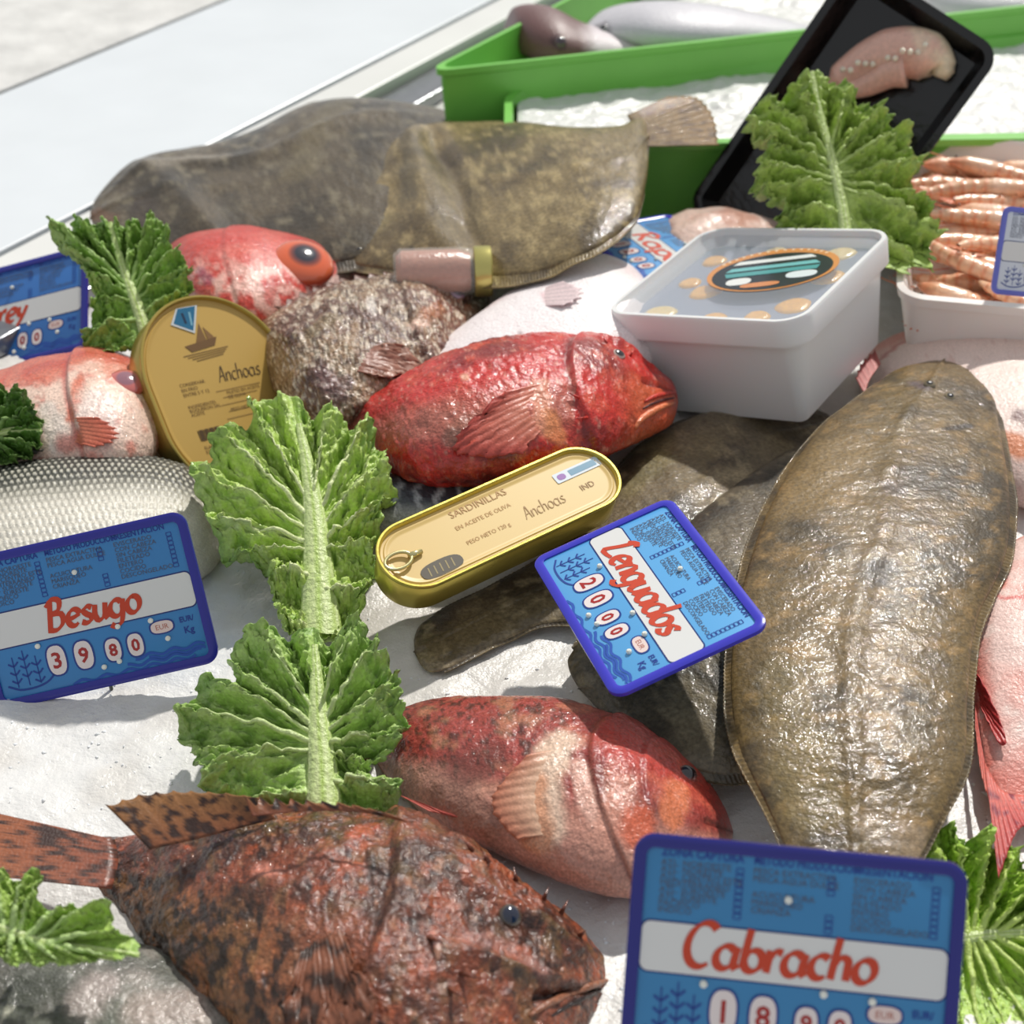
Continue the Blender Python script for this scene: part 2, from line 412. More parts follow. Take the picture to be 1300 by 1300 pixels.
nrm = np.cross(IX[ff[0, 1]] - IX[ff[0, 0]], IX[ff[0, 3]] - IX[ff[0, 0]])
if nrm[2] < 0: ff = ff[:, ::-1]
io = newobj('ice_bed', IX, ff, M['ice'], None, ic, origin=(0, 1, 0)); tag(io, 'bed of white crushed ice that carries the fish', 'ice', kind='stuff')
# loose chips of ice
rng = np.random.RandomState(4)
def chips(name, cen, rad, label):
    base = np.array([(1,0,0),(-1,0,0),(0,1,0),(0,-1,0),(0,0,1),(0,0,-1)], float)
    tf = np.array([(0,2,4),(2,1,4),(1,3,4),(3,0,4),(2,0,5),(1,2,5),(3,1,5),(0,3,5)])
    V = (base[None] * (.5 + rng.rand(len(cen), 6, 1)) + (rng.rand(len(cen), 6, 3) - .5) * .6) * rad[:, None, None] + cen[:, None]
    Fc = (tf[None] + np.arange(len(cen))[:, None, None] * 6).reshape(-1, 3)
    o = newobj(name, V.reshape(-1, 3), Fc, M['ice'], None, lin((244, 246, 248)), smooth=False, origin=cen.mean(0)); tag(o, label, 'ice', kind='stuff'); return o
pp = np.stack([rng.uniform(-50, 1350, 2600), rng.uniform(130, 1350, 2600)], 1); cc_ = G(pp, 0.0)
cc_[:, 2] = (fbm(P2(cc_[:, 0], cc_[:, 1]), 9, 3, 3) - .5) * .018 + (fbm(P2(cc_[:, 0], cc_[:, 1]), 60, 4, 3) - .5) * .007 - .0024
keep = ((cc_ - a0) @ ndir) < nc - .006
chips('ice_chips', cc_[keep], rng.uniform(.0007, .0015, keep.sum()), 'loose chips of ice scattered over the ice bed')

# rounded rectangle lofts (crates, tubs, trays, cans)
def rrect(w_, h_, r, n=8):
    r = max(min(r, w_ / 2 - 1e-5, h_ / 2 - 1e-5), 1e-4); P = []
    for cx, cy, a in ((w_/2 - r, h_/2 - r, 0), (-w_/2 + r, h_/2 - r, 90), (-w_/2 + r, -h_/2 + r, 180), (w_/2 - r, -h_/2 + r, 270)):
        for i in range(n + 1):
            t = math.radians(a + 90 * i / n); P.append((cx + r * math.cos(t), cy + r * math.sin(t)))
    return P
def loft(name, w_, h_, r, prof, m, parent, c, n=8, caps=(True, True), cz=(0, 0), smooth=True):
    mb = MB(); R = []
    for of, z in prof: R.append([(x + cz[0], y + cz[1], z) for x, y in rrect(w_ + 2 * of, h_ + 2 * of, r + of, n)])
    k = len(R[0]); V = [p for ring in R for p in ring]; Fc = []
    for i in range(len(R) - 1):
        for j in range(k): Fc.append((i * k + j, i * k + (j + 1) % k, (i + 1) * k + (j + 1) % k, (i + 1) * k + j))
    if caps[0]: Fc.append(tuple(range(k))[::-1])
    if caps[1]: Fc.append(tuple((len(R) - 1) * k + j for j in range(k)))
    mb.add(V, Fc, c); o = mb.build(name, m, parent, smooth=smooth)
    if smooth:
        md = o.modifiers.new('edges', 'EDGE_SPLIT'); md.split_angle = math.radians(38)
    return o
def zrot(x, y, z, deg): return Matrix.Translation((x, y, z)) @ Matrix.Rotation(math.radians(deg), 4, 'Z')

# crates: the front crate B, the rear crate A
GREEN = (122, 198, 84)
zB = .078
rimB = G([(930, 184), (820, 187)], zB)
yB = rimB[:, 1].mean(); yA = G([(850, 112)], zB - .012)[0][1]
zA = GY([(850, 58)], yA)[0][2]
print('crate', yB, yA, zA)
A0_, A1_ = G([(536, 92), (1010, 40)], zA)
exA = (A1_ - A0_) / np.linalg.norm(A1_ - A0_); eyA = G([(735, -10)], zA)[0] - A0_; eyA /= np.linalg.norm(eyA)
yAx = lambda x: A0_[1] + (x - A0_[0]) * exA[1] / exA[0]
QA = [A0_, A0_ + exA * 1.05, A0_ + exA * 1.05 + eyA * .42, A0_ + eyA * .42]
xB0 = G([(640, 170)], zB)[0][0]
QB = [np.array([xB0, yB, 0]), np.array([.80, yB + .03, 0]), np.array([.80, yAx(.80) + .014, 0]), np.array([xB0, yAx(xB0) + .014, 0])]
def quadmap(Q, P, W_, H_):
    u = P[:, 0] / W_ + .5; v = P[:, 1] / H_ + .5; q = [np.array(k)[:2] for k in Q]
    XY = ((1-u)*(1-v))[:, None]*q[0] + (u*(1-v))[:, None]*q[1] + (u*v)[:, None]*q[2] + ((1-u)*v)[:, None]*q[3]
    return np.concatenate([XY, P[:, 2:3]], 1)
def crate(Q, zt, label):
    Q = [np.array([k[0], k[1], 0.]) for k in Q]; W_ = np.linalg.norm(Q[1] - Q[0]); H_ = np.linalg.norm(Q[3] - Q[0])
    t = thing('fish_crate', sum(Q) / 4, label, 'crate', 'green crates')
    R_ = []
    for of, z in [(-.012, -.03), (-.004, zt - .014), (-.004, zt - .008), (.0, zt - .006), (.0, zt), (-.007, zt), (-.008, zt - .004), (-.016, -.024)]:
        R_.append([(x, y, z) for x, y in rrect(W_ + 2 * of, H_ + 2 * of, .03 + of, 8)])
    k = len(R_[0]); V = quadmap(Q, np.array([p for r in R_ for p in r]), W_, H_)
    Fc = [(i*k+j, i*k+(j+1) % k, (i+1)*k+(j+1) % k, (i+1)*k+j) for i in range(len(R_)-1) for j in range(k)] + [tuple(range(k))[::-1], tuple((len(R_)-1)*k+j for j in range(k))]
    o = newobj('shell', V, Fc, M['green'], t, lin(GREEN)); md = o.modifiers.new('edges', 'EDGE_SPLIT'); md.split_angle = math.radians(38)
    return t
tB = crate(QB, zB, 'nearer bright green plastic crate filled with ice, under the flatfish tail')
tA = crate(QA, zA, 'farther bright green plastic crate holding silvery fish at the back')
def crate_ice(Q, z, seed, label):
    nx, ny = 220, 110; x = np.linspace(-.485, .485, nx); y = np.linspace(-.465, .475, ny); X_, Y_ = np.meshgrid(x, y, indexing='ij')
    P = quadmap(Q, np.stack([X_.ravel(), Y_.ravel(), 0 * X_.ravel()], 1), 1, 1); p = P2(P[:, 0], P[:, 1])
    P[:, 2] = z + (fbm(p, 12, seed, 4) - .5) * .02 + (vn(p, 150, seed) - .5) * .004
    o = newobj('crate_ice', P, grid_faces(nx, ny), M['ice'], None, lin((224, 223, 221)), origin=P.mean(0)); tag(o, label, 'ice', kind='stuff')
crate_ice(QB, zB - .010, 31, 'crushed ice filling the nearer green crate')
crate_ice(QA, zA - .035, 37, 'crushed ice filling the farther green crate')

# ------------------------------------------------------------------ flatfish
def flatfish(name, st, label, k=.15, base=0.0, tone=((96, 84, 56), (62, 54, 40), (134, 116, 76)), seed=1, fring=.085, N=190, patches=(), extra=None, rim=(150, 134, 100), sink=.9, group=None, mt='slick'):
    def disp(B):
        d = (noisep(B, 70, seed) - .5) * .0022 + (noisep(B, 300, seed + 2, 2) - .5) * .0008
        d = d + .0022 * np.exp(-((B.T + .02 + .10 * np.exp(-((B.S - .82) / .07) ** 2)) / .035) ** 2) * (B.U > 0)      # lateral line ridge
        if extra is not None: d = d + extra(B)
        return d * np.clip(1.15 - np.abs(B.T) ** 4, 0, 1)
    def col(B):
        n1 = noisep(B, 26, seed + 11); n2 = noisep(B, 110, seed + 12); n3 = noisep(B, 420, seed + 13, 2)
        c = mix(np.tile(lin(tone[0]), B.S.shape + (1,)), lin(tone[1]), ss(n1, .42, .66)); c = mix(c, lin(tone[2]), ss(n2, .52, .72) * .75)
        c = mix(c, lin(tone[1]), ss(n3, .62, .8) * .5)
        c = mix(c, lin((205, 196, 180)), ss(-B.U, .05, .3))
        return c
    B = fish_body(name, st, k=k, base=base, sink=sink, disp=disp, col=col, mt=mt, label=label, cat='fish', group=group, tmax=1 - fring * .75, lens=.95, patches=patches, N=N, Mr=80, flat=.3)
    # frilled edge fins, one along each side
    nv = 9
    for sd in (-1, 1):
        S = B.Sv; n = B.N; i0, i1 = int(n * .06), int(n * .95)
        vv = np.linspace(0, 1, nv); r = np.linspace(1 - fring * 1.6, 1, nv)
        S2 = np.linspace(S[i0], S[i1], (i1 - i0) * 3); f = lambda Y: np.stack([np.interp(S2, S, Y[:, q_]) for q_ in range(Y.shape[1])], 1)
        Cc = f(B.C); uu = f(B.u); aa = np.interp(S2, S, B.a); b2 = np.interp(S2, S, B.b)
        L = np.cumsum(np.concatenate([[0], np.linalg.norm(np.diff(Cc, axis=0), axis=1)])); fr = L / .0030
        rl = 1 + .004 * np.cos(2 * np.pi * fr)[:, None] * vv[None] ** 2 + .04 * (vn(P2(fr * .13, fr * 0 + sd), 1, seed)[:, None] - .5) * vv[None]
        X = Cc[:, None] + uu[:, None] * (aa[:, None] * r[None] * rl * sd)[..., None]
        X[..., 2] += (b2[:, None] * .30 * (1 - vv[None]) ** 1.3 - b2[:, None] * .15 * vv[None] + .00012 * np.cos(2 * np.pi * fr)[:, None] * vv[None] + .0035 * (vn(P2(fr * .16, fr * 0 + sd * 3), 1, seed + 3)[:, None] - .5) * vv[None])
        rayf = np.cos(2 * np.pi * fr)[:, None] * np.ones(nv)
        m1 = fbm(X.reshape(-1, 3), 60, seed + 15).reshape(X.shape[:2])
        c = mix(np.tile(lin(tone[0]), X.shape[:2] + (1,)), lin(tone[1]), ss(m1, .4, .65)) * (1 + .05 * rayf)[..., None]
        c = mix(c, lin(rim), np.tile(ss(vv, .80, 1) * .25, (len(S2), 1)))
        Xb = X - [0, 0, .0008]; k_ = X.shape[0] * nv; fg = grid_faces(X.shape[0], nv)
        e_ = np.array([i * nv + nv - 1 for i in range(X.shape[0])]); side = np.stack([e_[:-1], e_[1:], e_[1:] + k_, e_[:-1] + k_], 1)
        newobj('edge_fin', np.concatenate([X.reshape(-1, 3), Xb.reshape(-1, 3)]), np.concatenate([fg, (fg + k_)[:, ::-1], side]), M['slick'], B.root, np.concatenate([c.reshape(-1, 3)] * 2))
    return B

# back left dark turbot
F1 = flatfish('turbot', st=[(110,264,118,294,.10,.02), (145,221,160,310,.10,.02), (190,189,225,325,.10,.02), (260,174,300,335,.10,.02), (320,152,370,340,.10,.02), (380,119,440,330,.10,.025), (440,111,510,305,.10,.032), (520,123,570,270,.10,.038), (570,140,600,215,.10,.038), (600,160,606,190,.10,.035)],
    extra=lambda B: .005 * np.exp(-((B.T + .45 + .1 * np.sin(B.S * 9)) / .08) ** 2) * (B.U > 0) * np.sin(np.pi * B.S) + .006 * np.exp(-((B.S - .22 - .1 * B.T) / .05) ** 2) * (B.U > 0),
    patches=[([(200,205),(240,200),(280,198)], .012, (150,140,124), .6), ([(290,250),(300,300)], .012, (52,44,34), .6), ([(180,255),(185,290)], .010, (60,46,34), .6), ([(430,130),(400,160),(380,220)], .018, (112,100,72), .5), ([(120,270),(140,280)], .008, (120,84,60), .6)], label=
    'dark grey-brown flatfish at far left of the back, beside the marble shelf', k=.10, tone=((88, 76, 58), (60, 52, 40), (126, 116, 94)), seed=5, rim=(120, 112, 96))
# back middle olive turbot with its tail on the crate
def foldF2(B):
    w_ = (vn(P2((B.T * 3).ravel(), 0 * B.T.ravel()), 1, 4).reshape(B.T.shape) - .5) * .06
    return (.008 * np.exp(-((B.S - .34 - .06 * B.T ** 2 - w_) / .05) ** 2) - .006 * np.exp(-((B.S - .43 - .05 * B.T - w_) / .03) ** 2) + .004 * np.exp(-((B.S - .22 + .2 * B.T - w_) / .04) ** 2)) * (B.U > 0)
F2 = flatfish('turbot', [(368,284,378,312,.09,.03), (420,222,432,334,.09,.03), (490,158,506,344,.09,.036), (560,142,584,350,.09,.046), (650,141,672,346,.09,.062), (730,151,752,318,.10,.080), (785,152,806,280,.10,.086), (806,146,818,245,.10,.088), (822,146,826,205,.10,.088)],
    'olive speckled flatfish at the back with its tail over the green crate', tone=((128, 110, 74), (84, 70, 48), (172, 152, 108)), seed=9, extra=foldF2,
    patches=[([(430,225),(400,280),(450,290)], .03, (140,128,88), .6), ([(520,170),(520,250)], .012, (84,74,52), .6), ([(520,318),(527,332)], .004, (12,10,8), 1), ([(560,200),(575,300)], .02, (92,78,56), .5)])
fin(F2, [(796,146),(806,165),(812,186)], [(850,122),(888,124),(908,150),(914,184)], 'tail_fin', n=12, z=.094, zt=.096, mt='slick', c0=(122,100,64), c1=(138,106,62), spots=(180, (96,70,40), .55), rag=.02, amp=.0008)
for p in ((432,300),(455,318)): eye(F2, p, 7, pupil=(30,26,22), iris=(120,108,80), outer=(98,86,60), lift=.3)
for p in ((560,170),(575,185)): eye(F1, p, 6, pupil=(30,26,22), iris=(120,108,80), outer=(98,86,60), lift=.3)
# the sole under the tin and price sign, tail to the left
F4 = flatfish('sole', [(519,800,534,858), (558,772,572,850), (620,742,640,815), (690,700,704,792), (740,640,785,795), (800,560,875,775), (870,520,955,720), (950,507,1015,640), (1020,512,1050,585), (1062,528,1066,548)],
    'brown flatfish lying under the tin and the Lenguados price sign, tail to the left', k=.13, base=.0, tone=((112, 98, 74), (72, 62, 48), (150, 134, 104)), seed=14, sink=1.0,
    patches=[([(530,830),(560,815),(620,790)], .012, (112,96,66), .5), ([(830,560),(870,600),(900,560)], .014, (118,104,74), .6), ([(800,620),(840,580)], .010, (130,120,80), .5), ([(950,540),(1000,550)], .010, (62,54,42), .6)])
# darker sole tucked below the big one
F5 = flatfish('sole', [(712,845,760,905), (735,800,830,960), (785,740,925,985), (860,648,990,950), (925,598,1045,860), (985,568,1070,760), (1030,556,1085,660), (1050,556,1075,600)],
    'dark flatfish partly hidden under the big brown flatfish, beside the price sign', patches=[([(870,880),(900,960)], .012, (120,108,84), .6), ([(800,870),(830,930)], .010, (58,50,38), .6), ([(960,640),(900,720)], .012, (96,84,66), .6)], k=.12, base=.010, tone=((92, 82, 64), (58, 52, 42), (128, 116, 92)), seed=21, sink=1.0)
# the big one on the right
F3 = flatfish('turbot', [(1040,1165,1130,1165), (1005,1105,1165,1105), (962,1015,1203,1035), (930,955,1232,975), (917,870,1238,885), (925,775,1250,790), (944,700,1284,715), (968,640,1292,655), (1004,580,1286,595), (1052,527,1274,535), (1104,490,1266,492), (1136,468,1252,470), (1170,456,1232,458)],
    'largest flatfish, brown with shiny wet highlights, on the right with its head up', k=.15, base=.034, tone=((108, 88, 52), (68, 56, 36), (146, 116, 70)), seed=33, sink=.9, N=260, rim=(150, 130, 92),
    patches=[([(1138,618)], .009, (66,54,44), .75), ([(1110,735),(1125,720)], .010, (54,46,34), .8), ([(1185,840)], .012, (84,72,52), .6), ([(990,930),(985,950)], .008, (70,52,34), .7), ([(1165,930)], .012, (90,78,56), .6),
             ([(1020,640),(1050,600),(1075,570)], .022, (140,116,76), .6), ([(1200,545),(1235,540)], .003, (40,32,24), .9), ([(1175,492),(1160,486)], .005, (88,74,84), .8), ([(1204,506)], .004, (60,52,40), .8),
             ([(1000,860),(1010,960),(1040,1020)], .018, (130,112,70), .6), ([(1120,1050),(1160,1070)], .014, (150,132,112), .5)])
for p in ((1180,488),(1206,504)): eye(F3, p, 8, pupil=(30,26,22), iris=(120,108,80), outer=(98,86,60), lift=.3)

# ------------------------------------------------------------------ round fish
def gillf(B, s0, curve=.10, h=.0022, w_=.012):
    """the raised edge of the gill cover"""
    x = B.S - (s0 - curve * (1 - B.T ** 2) + curve)
    return h * ss(x, -w_ * .5, w_ * .5) * (B.S < s0 + .25) * (1 - ss(B.S, s0 + .08, s0 + .25)) * (B.U > -.2)
def gillline(B, s0, curve, w_=.008):
    x = B.S - (s0 - curve * (1 - B.T ** 2) + curve); return np.exp(-((x + w_) / w_) ** 2) * (B.U > -.2)
def mouthf(B, s1=.95, t0=.15, slope=1.5, w_=.04):
    m = np.exp(-((B.T - t0 + (B.S - 1) * slope) / w_) ** 2) * ss(B.S, s1 - .015, s1) * (B.U > 0)
    return m

def lip(B, pts, rpx, c, name='lip'):
    P = spline(pts, 22); W = []
    for p in P:
        q, n = hit_n(B, p)
        if q is not None: W.append(q)
    if len(W) < 5: return
    r = rpx * ((W[0] - C0) @ CF) / F; k = len(W)
    tube(W, r * np.sin(np.pi * np.linspace(.06, .94, k)) ** .5, name, M['glossy'], B.root, c, n=12)
# --- CABRACHO: the big scorpionfish at the bottom left
def dcab(B):
    d = (noisep(B, 22, 50) - .5) * .010 + (noisep(B, 75, 51) - .5) * .006 + (noisep(B, 240, 52, 3) - .5) * .0026
    d += gillf(B, .60, -.07, .005, .02)
    d += .006 * np.exp(-((B.T + .42 - .3 * (B.S - .8)) / .07) ** 2) * ss(B.S, .66, .72) * (1 - ss(B.S, .93, .96)) * (B.U > 0)     # brow ridge
    d += .004 * np.exp(-((B.T - .15) / .05) ** 2) * ss(B.S, .7, .75) * (1 - ss(B.S, .9, .95)) * (B.U > 0)
    d -= .007 * mouthf(B, .87, .20, 1.2, .045)
    return d * np.minimum(1, 6 * np.minimum(B.S, 1.02 - B.S))
def ccab(B):
    sh = B.S.shape; n1 = noisep(B, 45, 60); n2 = noisep(B, 110, 61); n3 = noisep(B, 260, 62, 3); n4 = noisep(B, 90, 63, 2)
    c = mix(np.tile(lin((132, 68, 44)), sh + (1,)), lin((74, 40, 26)), ss(n1, .40, .62))
    c = mix(c, lin((172, 82, 44)), ss(n2, .54, .74) * .7); c = mix(c, lin((164, 112, 82)), ss(n3, .58, .76) * .7)
    c = mix(c, lin((100, 78, 44)), ss(n4, .56, .74) * .6); c = mix(c, lin((150, 104, 58)), ss(B.T, .1, .5) * (1 - ss(B.S, .35, .6)) * .5)
    c = mix(c, lin((36, 20, 16)), ss(noisep(B, 260, 64, 2), .60, .72) * .75)
    c = mix(c, lin((30, 18, 14)), ss(noisep(B, 190, 65, 2), .52, .60) * ss(B.T, .05, .35) * (1 - ss(B.S, .5, .7)) * .9); c = mix(c, lin((40, 20, 14)), ss(noisep(B, 230, 66, 2), .54, .62) * (1 - ss(B.S, .08, .25)) * .8)
    c = mix(c, lin((30, 16, 12)), mouthf(B, .87, .20, 1.2, .05) * .9)
    return c
CB = fish_body('scorpionfish', [(80,1066,82,1112,.35), (115,1060,112,1130,.40), (165,1058,155,1165,.45), (240,1040,200,1215,.5), (340,1022,275,1290,.52), (465,1024,370,1360,.52), (570,1055,490,1405,.5), (648,1105,600,1405,.48), (708,1148,680,1375,.46), (752,1195,732,1330,.44), (776,1228,766,1290,.42), (782,1240,779,1270,.42)],
    sink=.8, base=-.012, N=320, Mr=150, disp=dcab, col=ccab, mt='rough', label='large spiny brown-red scorpionfish at the bottom left, head right beside the Cabracho sign', capr=.02,
    patches=[([(330,1104),(345,1106)], .005, (205,130,110), .8), ([(470,1050),(450,1060)], .006, (190,90,60), .7), ([(560,1150),(600,1250)], .010, (150,70,36), .5), ([(420,1190),(430,1280)], .016, (150,86,60), .6),
             ([(690,1230),(640,1200),(590,1190)], .005, (172,120,108), .5), ([(640,1180)], .008, (70,50,36), .7), ([(640,1168)], .0045, (28,22,24), .8)])
eye(CB, (647,1163), 17, pupil=(22,28,50), iris=(70,60,50), outer=(92,62,42), fp=.66, fi=.85, lift=.35)
fin(CB, [(146,1066),(150,1092),(142,1128)], [(-60,1020),(-80,1066),(-50,1108)], 'tail_fin', n=12, z=.024, zt=.03, c0=(140,70,46), c1=(168,100,60), spots=(330,(56,28,20),.54), rag=.06, amp=.0004)
fin(CB, [(350,1040),(300,1052),(245,1066),(190,1078)], [(330,1012),(270,1004),(195,1004),(132,1020)], 'soft_dorsal_fin', n=9, z=.045, zt=.055, c0=(132,76,46), c1=(158,112,66), spots=(330,(52,28,20),.54), rag=.05, amp=.0004)
fin(CB, [(520,1045),(460,1032),(390,1030),(320,1036)], [(505,1036),(440,1020),(372,1014),(310,1010)], 'spiny_dorsal_fin', n=10, z=.070, zt=.072, c0=(122,66,44), c1=(150,92,56), spots=(330,(50,28,20),.54), spikes=.5, amp=.0006)
lip(CB, [(778,1243),(755,1250),(725,1262),(695,1275),(672,1290)], 5, (150,96,70), 'upper_lip'); lip(CB, [(776,1252),(752,1262),(724,1275),(700,1290)], 3, (36,20,18), 'mouth')
fin(CB, [(430,1172),(405,1178),(385,1200)], [(500,1330),(430,1345),(350,1330)], 'pectoral_fin', n=11, on_body=True, lift=.006, c0=(150,92,66), c1=(126,76,54), spots=(200,(60,38,28),.56), rag=.05, amp=.0010)
def spine(B, p, q, h0, h1, r=.0014, c=(120, 64, 44)):
    a = B_hit(B, p)
    if a is None: return
    b = G([q], a[2] + h1)[0]; ax = b - a; t1 = np.cross(ax, [1, .3, .2]); t1 /= np.linalg.norm(t1); t2 = np.cross(ax, t1); t2 /= np.linalg.norm(t2)
    V = [a + (math.cos(t) * t1 + math.sin(t) * t2) * r for t in np.linspace(0, 2*math.pi, 8)[:-1]] + [b]
    newobj('spine', V, [(i, (i+1) % 7, 7) for i in range(7)] + [tuple(range(7))[::-1]], M['rough'], B.root, lin(c))
for p, q in (((712,1160),(722,1141)), ((690,1142),(697,1125)), ((655,1118),(652,1100)), ((620,1095),(612,1078)), ((600,1080),(588,1065)), ((736,1188),(745,1180)), ((570,1255),(596,1270)), ((585,1235),(612,1243)), ((545,1190),(566,1198))):
    spine(CB, p, q, 0, .006)

# --- the red rockfish in the middle right of the bottom
def dred(B):
    d = (noisep(B, 30, 70) - .5) * .004 + (noisep(B, 260, 72, 2) - .5) * .0008
    d += gillf(B, .60, .12, .0026, .014) + gillf(B, .74, .09, .0012, .01) - .004 * mouthf(B, .92, .25, .8, .05)
    return d * np.minimum(1, 6 * np.minimum(B.S, 1.02 - B.S))
def cred(B):
    sh = B.S.shape; n1 = noisep(B, 26, 80); n2 = noisep(B, 90, 81); n3 = noisep(B, 330, 82, 2)
    c = mix(np.tile(lin((158, 66, 58)), sh + (1,)), lin((118, 56, 46)), ss(n1, .4, .65)); c = mix(c, lin((206, 120, 92)), ss(n2, .52, .75) * .7)
    c = mix(c, lin((196, 62, 50)), ss(B.S, .58, .66) * ss(-B.T, -.3, .2) * .7)
    sc = np.sin(B.S * 300 + (np.round(B.T * 28) % 2) * np.pi) * np.cos(B.T * 28 * np.pi)
    c = c * (1 + .12 * sc * (B.S < .58))[..., None]
    c = mix(c, lin((60, 34, 26)), ss(n3, .56, .68) * (1 - ss(B.S, .5, .62)) * .8); c = mix(c, lin((150, 112, 84)), ss(n2, .5, .7) * (1 - ss(B.S, .45, .6)) * .5)
    c = mix(c, lin((214, 158, 138)), ss(B.T, .35, .75) * .75)
    c = mix(c, lin((104, 26, 22)), gillline(B, .60, .12, .006) * .55 + gillline(B, .74, .09, .005) * .3)
    c = mix(c, lin((90, 30, 26)), mouthf(B, .92, .25, .8, .06) * .8)
    return c
R1 = fish_body('rockfish', [(462,935,470,958,.4), (505,900,508,1006,.42), (570,881,560,1045,.45), (650,878,640,1085,.45), (720,884,722,1118,.45), (790,907,800,1135,.45), (848,943,860,1128,.43), (893,984,902,1112,.42), (918,1022,924,1088,.4), (930,1046,932,1068,.4)],
    sink=.85, base=-.004, N=260, Mr=110, disp=dred, col=cred, mt='glossy', label='shiny red rockfish behind the Cabracho sign, its head to the right', capr=.02,
    patches=[([(706,945),(690,990),(690,1050)], .012, (226,196,172), .9), ([(670,1000),(680,1060)], .010, (214,140,96), .7), ([(735,970),(745,1020),(760,1050)], .005, (226,178,160), .8), ([(790,1000),(770,1050)], .010, (216,150,128), .7),
             ([(815,1040),(805,1060)], .009, (206,92,56), .8), ([(590,980),(620,960)], .012, (92,50,40), .6), ([(560,1010),(620,1050)], .010, (120,80,60), .5), ([(830,935),(870,960)], .012, (186,70,64), .6), ([(860,1000),(850,1035)], .008, (222,128,84), .7)])
eye(R1, (873,982), 14, pupil=(22,22,30), iris=(120,60,52), outer=(170,70,60), fp=.7, fi=.86, lift=.3)
fin(R1, [(505,1008),(530,1018),(560,1032)], [(545,1030),(590,1040),(615,1048)], 'pelvic_fin', n=5, z=.02, zt=.02, c0=(200,92,80), c1=(220,120,104), rag=.05)
fin(R1, [(705,950),(690,1000),(695,1060)], [(650,975),(625,1020),(640,1068)], 'pectoral_fin', n=9, on_body=True, lift=.003, off=.0008, c0=(226,190,160), c1=(196,110,80), rag=.05, amp=.0007)
fin(R1, [(480,935),(478,945),(480,958)], [(440,905),(425,935),(440,975)], 'tail_fin', n=7, z=.02, c0=(130,50,44), c1=(90,36,34))

# --- the bright red scorpionfish in the middle
def dsr(B):
    d = (noisep(B, 34, 90) - .5) * .0045 + (noisep(B, 110, 91) - .5) * .0035 + (noisep(B, 330, 92, 2) - .5) * .0014
    d += gillf(B, .68, .07, .0035, .014) + .0035 * np.exp(-((B.T + .55) / .08) ** 2) * ss(B.S, .74, .8) * (1 - ss(B.S, .92, .96)) * (B.U > 0)
    d -= .005 * mouthf(B, .90, .10, .6, .06)
    return d * np.minimum(1, 6 * np.minimum(B.S, 1.02 - B.S))
def csr(B):
    sh = B.S.shape; n1 = noisep(B, 30, 100); n2 = noisep(B, 95, 101); n3 = noisep(B, 300, 102, 3)
    c = mix(np.tile(lin((196, 42, 34)), sh + (1,)), lin((140, 38, 34)), ss(n1, .42, .66)); c = mix(c, lin((214, 84, 56)), ss(n2, .52, .72) * .7)
    c = mix(c, lin((224, 160, 140)), ss(n3, .62, .78) * .6)
    c = mix(c, lin((186, 118, 100)), ss(B.T, .15, .6) * (1 - ss(B.T, .7, .95)) * .65 * (B.S < .7))
    c = mix(c, lin((214, 100, 56)), ss(B.S, .78, .9) * ss(B.T, -.1, .4) * .7)
    c = mix(c, lin((90, 20, 20)), gillline(B, .68, .07) * .5 + mouthf(B, .90, .10, .6, .05) * .8)
    return c
R2 = fish_body('scorpionfish', [(424,520,432,533,.4), (470,499,478,585,.45), (530,464,520,611,.48), (600,434,600,614,.48), (670,421,670,604,.48), (740,424,740,588,.46), (790,440,790,568,.46), (830,464,830,552,.44), (850,480,852,540,.42), (861,492,861,528,.4)],
    sink=.85, base=.026, N=260, Mr=110, disp=dsr, col=csr, mt='glossy', label='bright red scorpionfish in the middle, mouth pointing right at the white tub', capr=.02,
    patches=[([(590,545),(620,540),(650,560)], .012, (170,120,100), .5), ([(685,490),(690,540)], .008, (222,150,120), .8), ([(700,530),(705,550)], .008, (224,140,84), .7), ([(590,478)], .004, (230,180,150), .8), ([(575,555)], .008, (90,70,60), .6), ([(560,590),(640,592)], .005, (180,70,64), .6), ([(520,600),(620,606)], .006, (96,30,30), .6)])
eye(R2, (785,451), 10, pupil=(26,24,30), iris=(190,170,160), outer=(190,70,56), fp=.6, fi=.85, lift=.4)
lip(R2, [(858,499),(845,500),(830,504),(818,510)], 3.2, (206,60,44), 'upper_lip'); lip(R2, [(856,512),(842,516),(826,524),(812,534),(806,544)], 4.5, (232,128,84), 'lower_lip'); lip(R2, [(856,505),(842,508),(828,513),(816,519)], 2.0, (70,16,18), 'mouth')
fin(R2, [(690,485),(680,510),(690,545)], [(600,520),(570,575),(640,592)], 'pectoral_fin', n=9, on_body=True, lift=.004, c0=(214,130,104), c1=(190,62,56), rag=.06, amp=.0009)
fin(R2, [(740,428),(660,424),(580,446),(500,484)], [(730,422),(650,415),(570,436),(490,477)], 'dorsal_fin', n=11, z=.045, zt=.048, c0=(180,44,36), c1=(150,40,34), spikes=.5, amp=.001)
fin(R2, [(560,606),(600,604),(650,596)], [(530,592),(580,600),(640,600)], 'pelvic_fin', n=5, z=.03, zt=.028, c0=(196,70,66), c1=(206,110,98))
for p, q in (((770,436),(764,424)), ((800,452),(806,442)), ((735,505),(720,498)), ((745,530),(728,532))): spine(R2, p, q, 0, .004, .0011, (200, 60, 50))

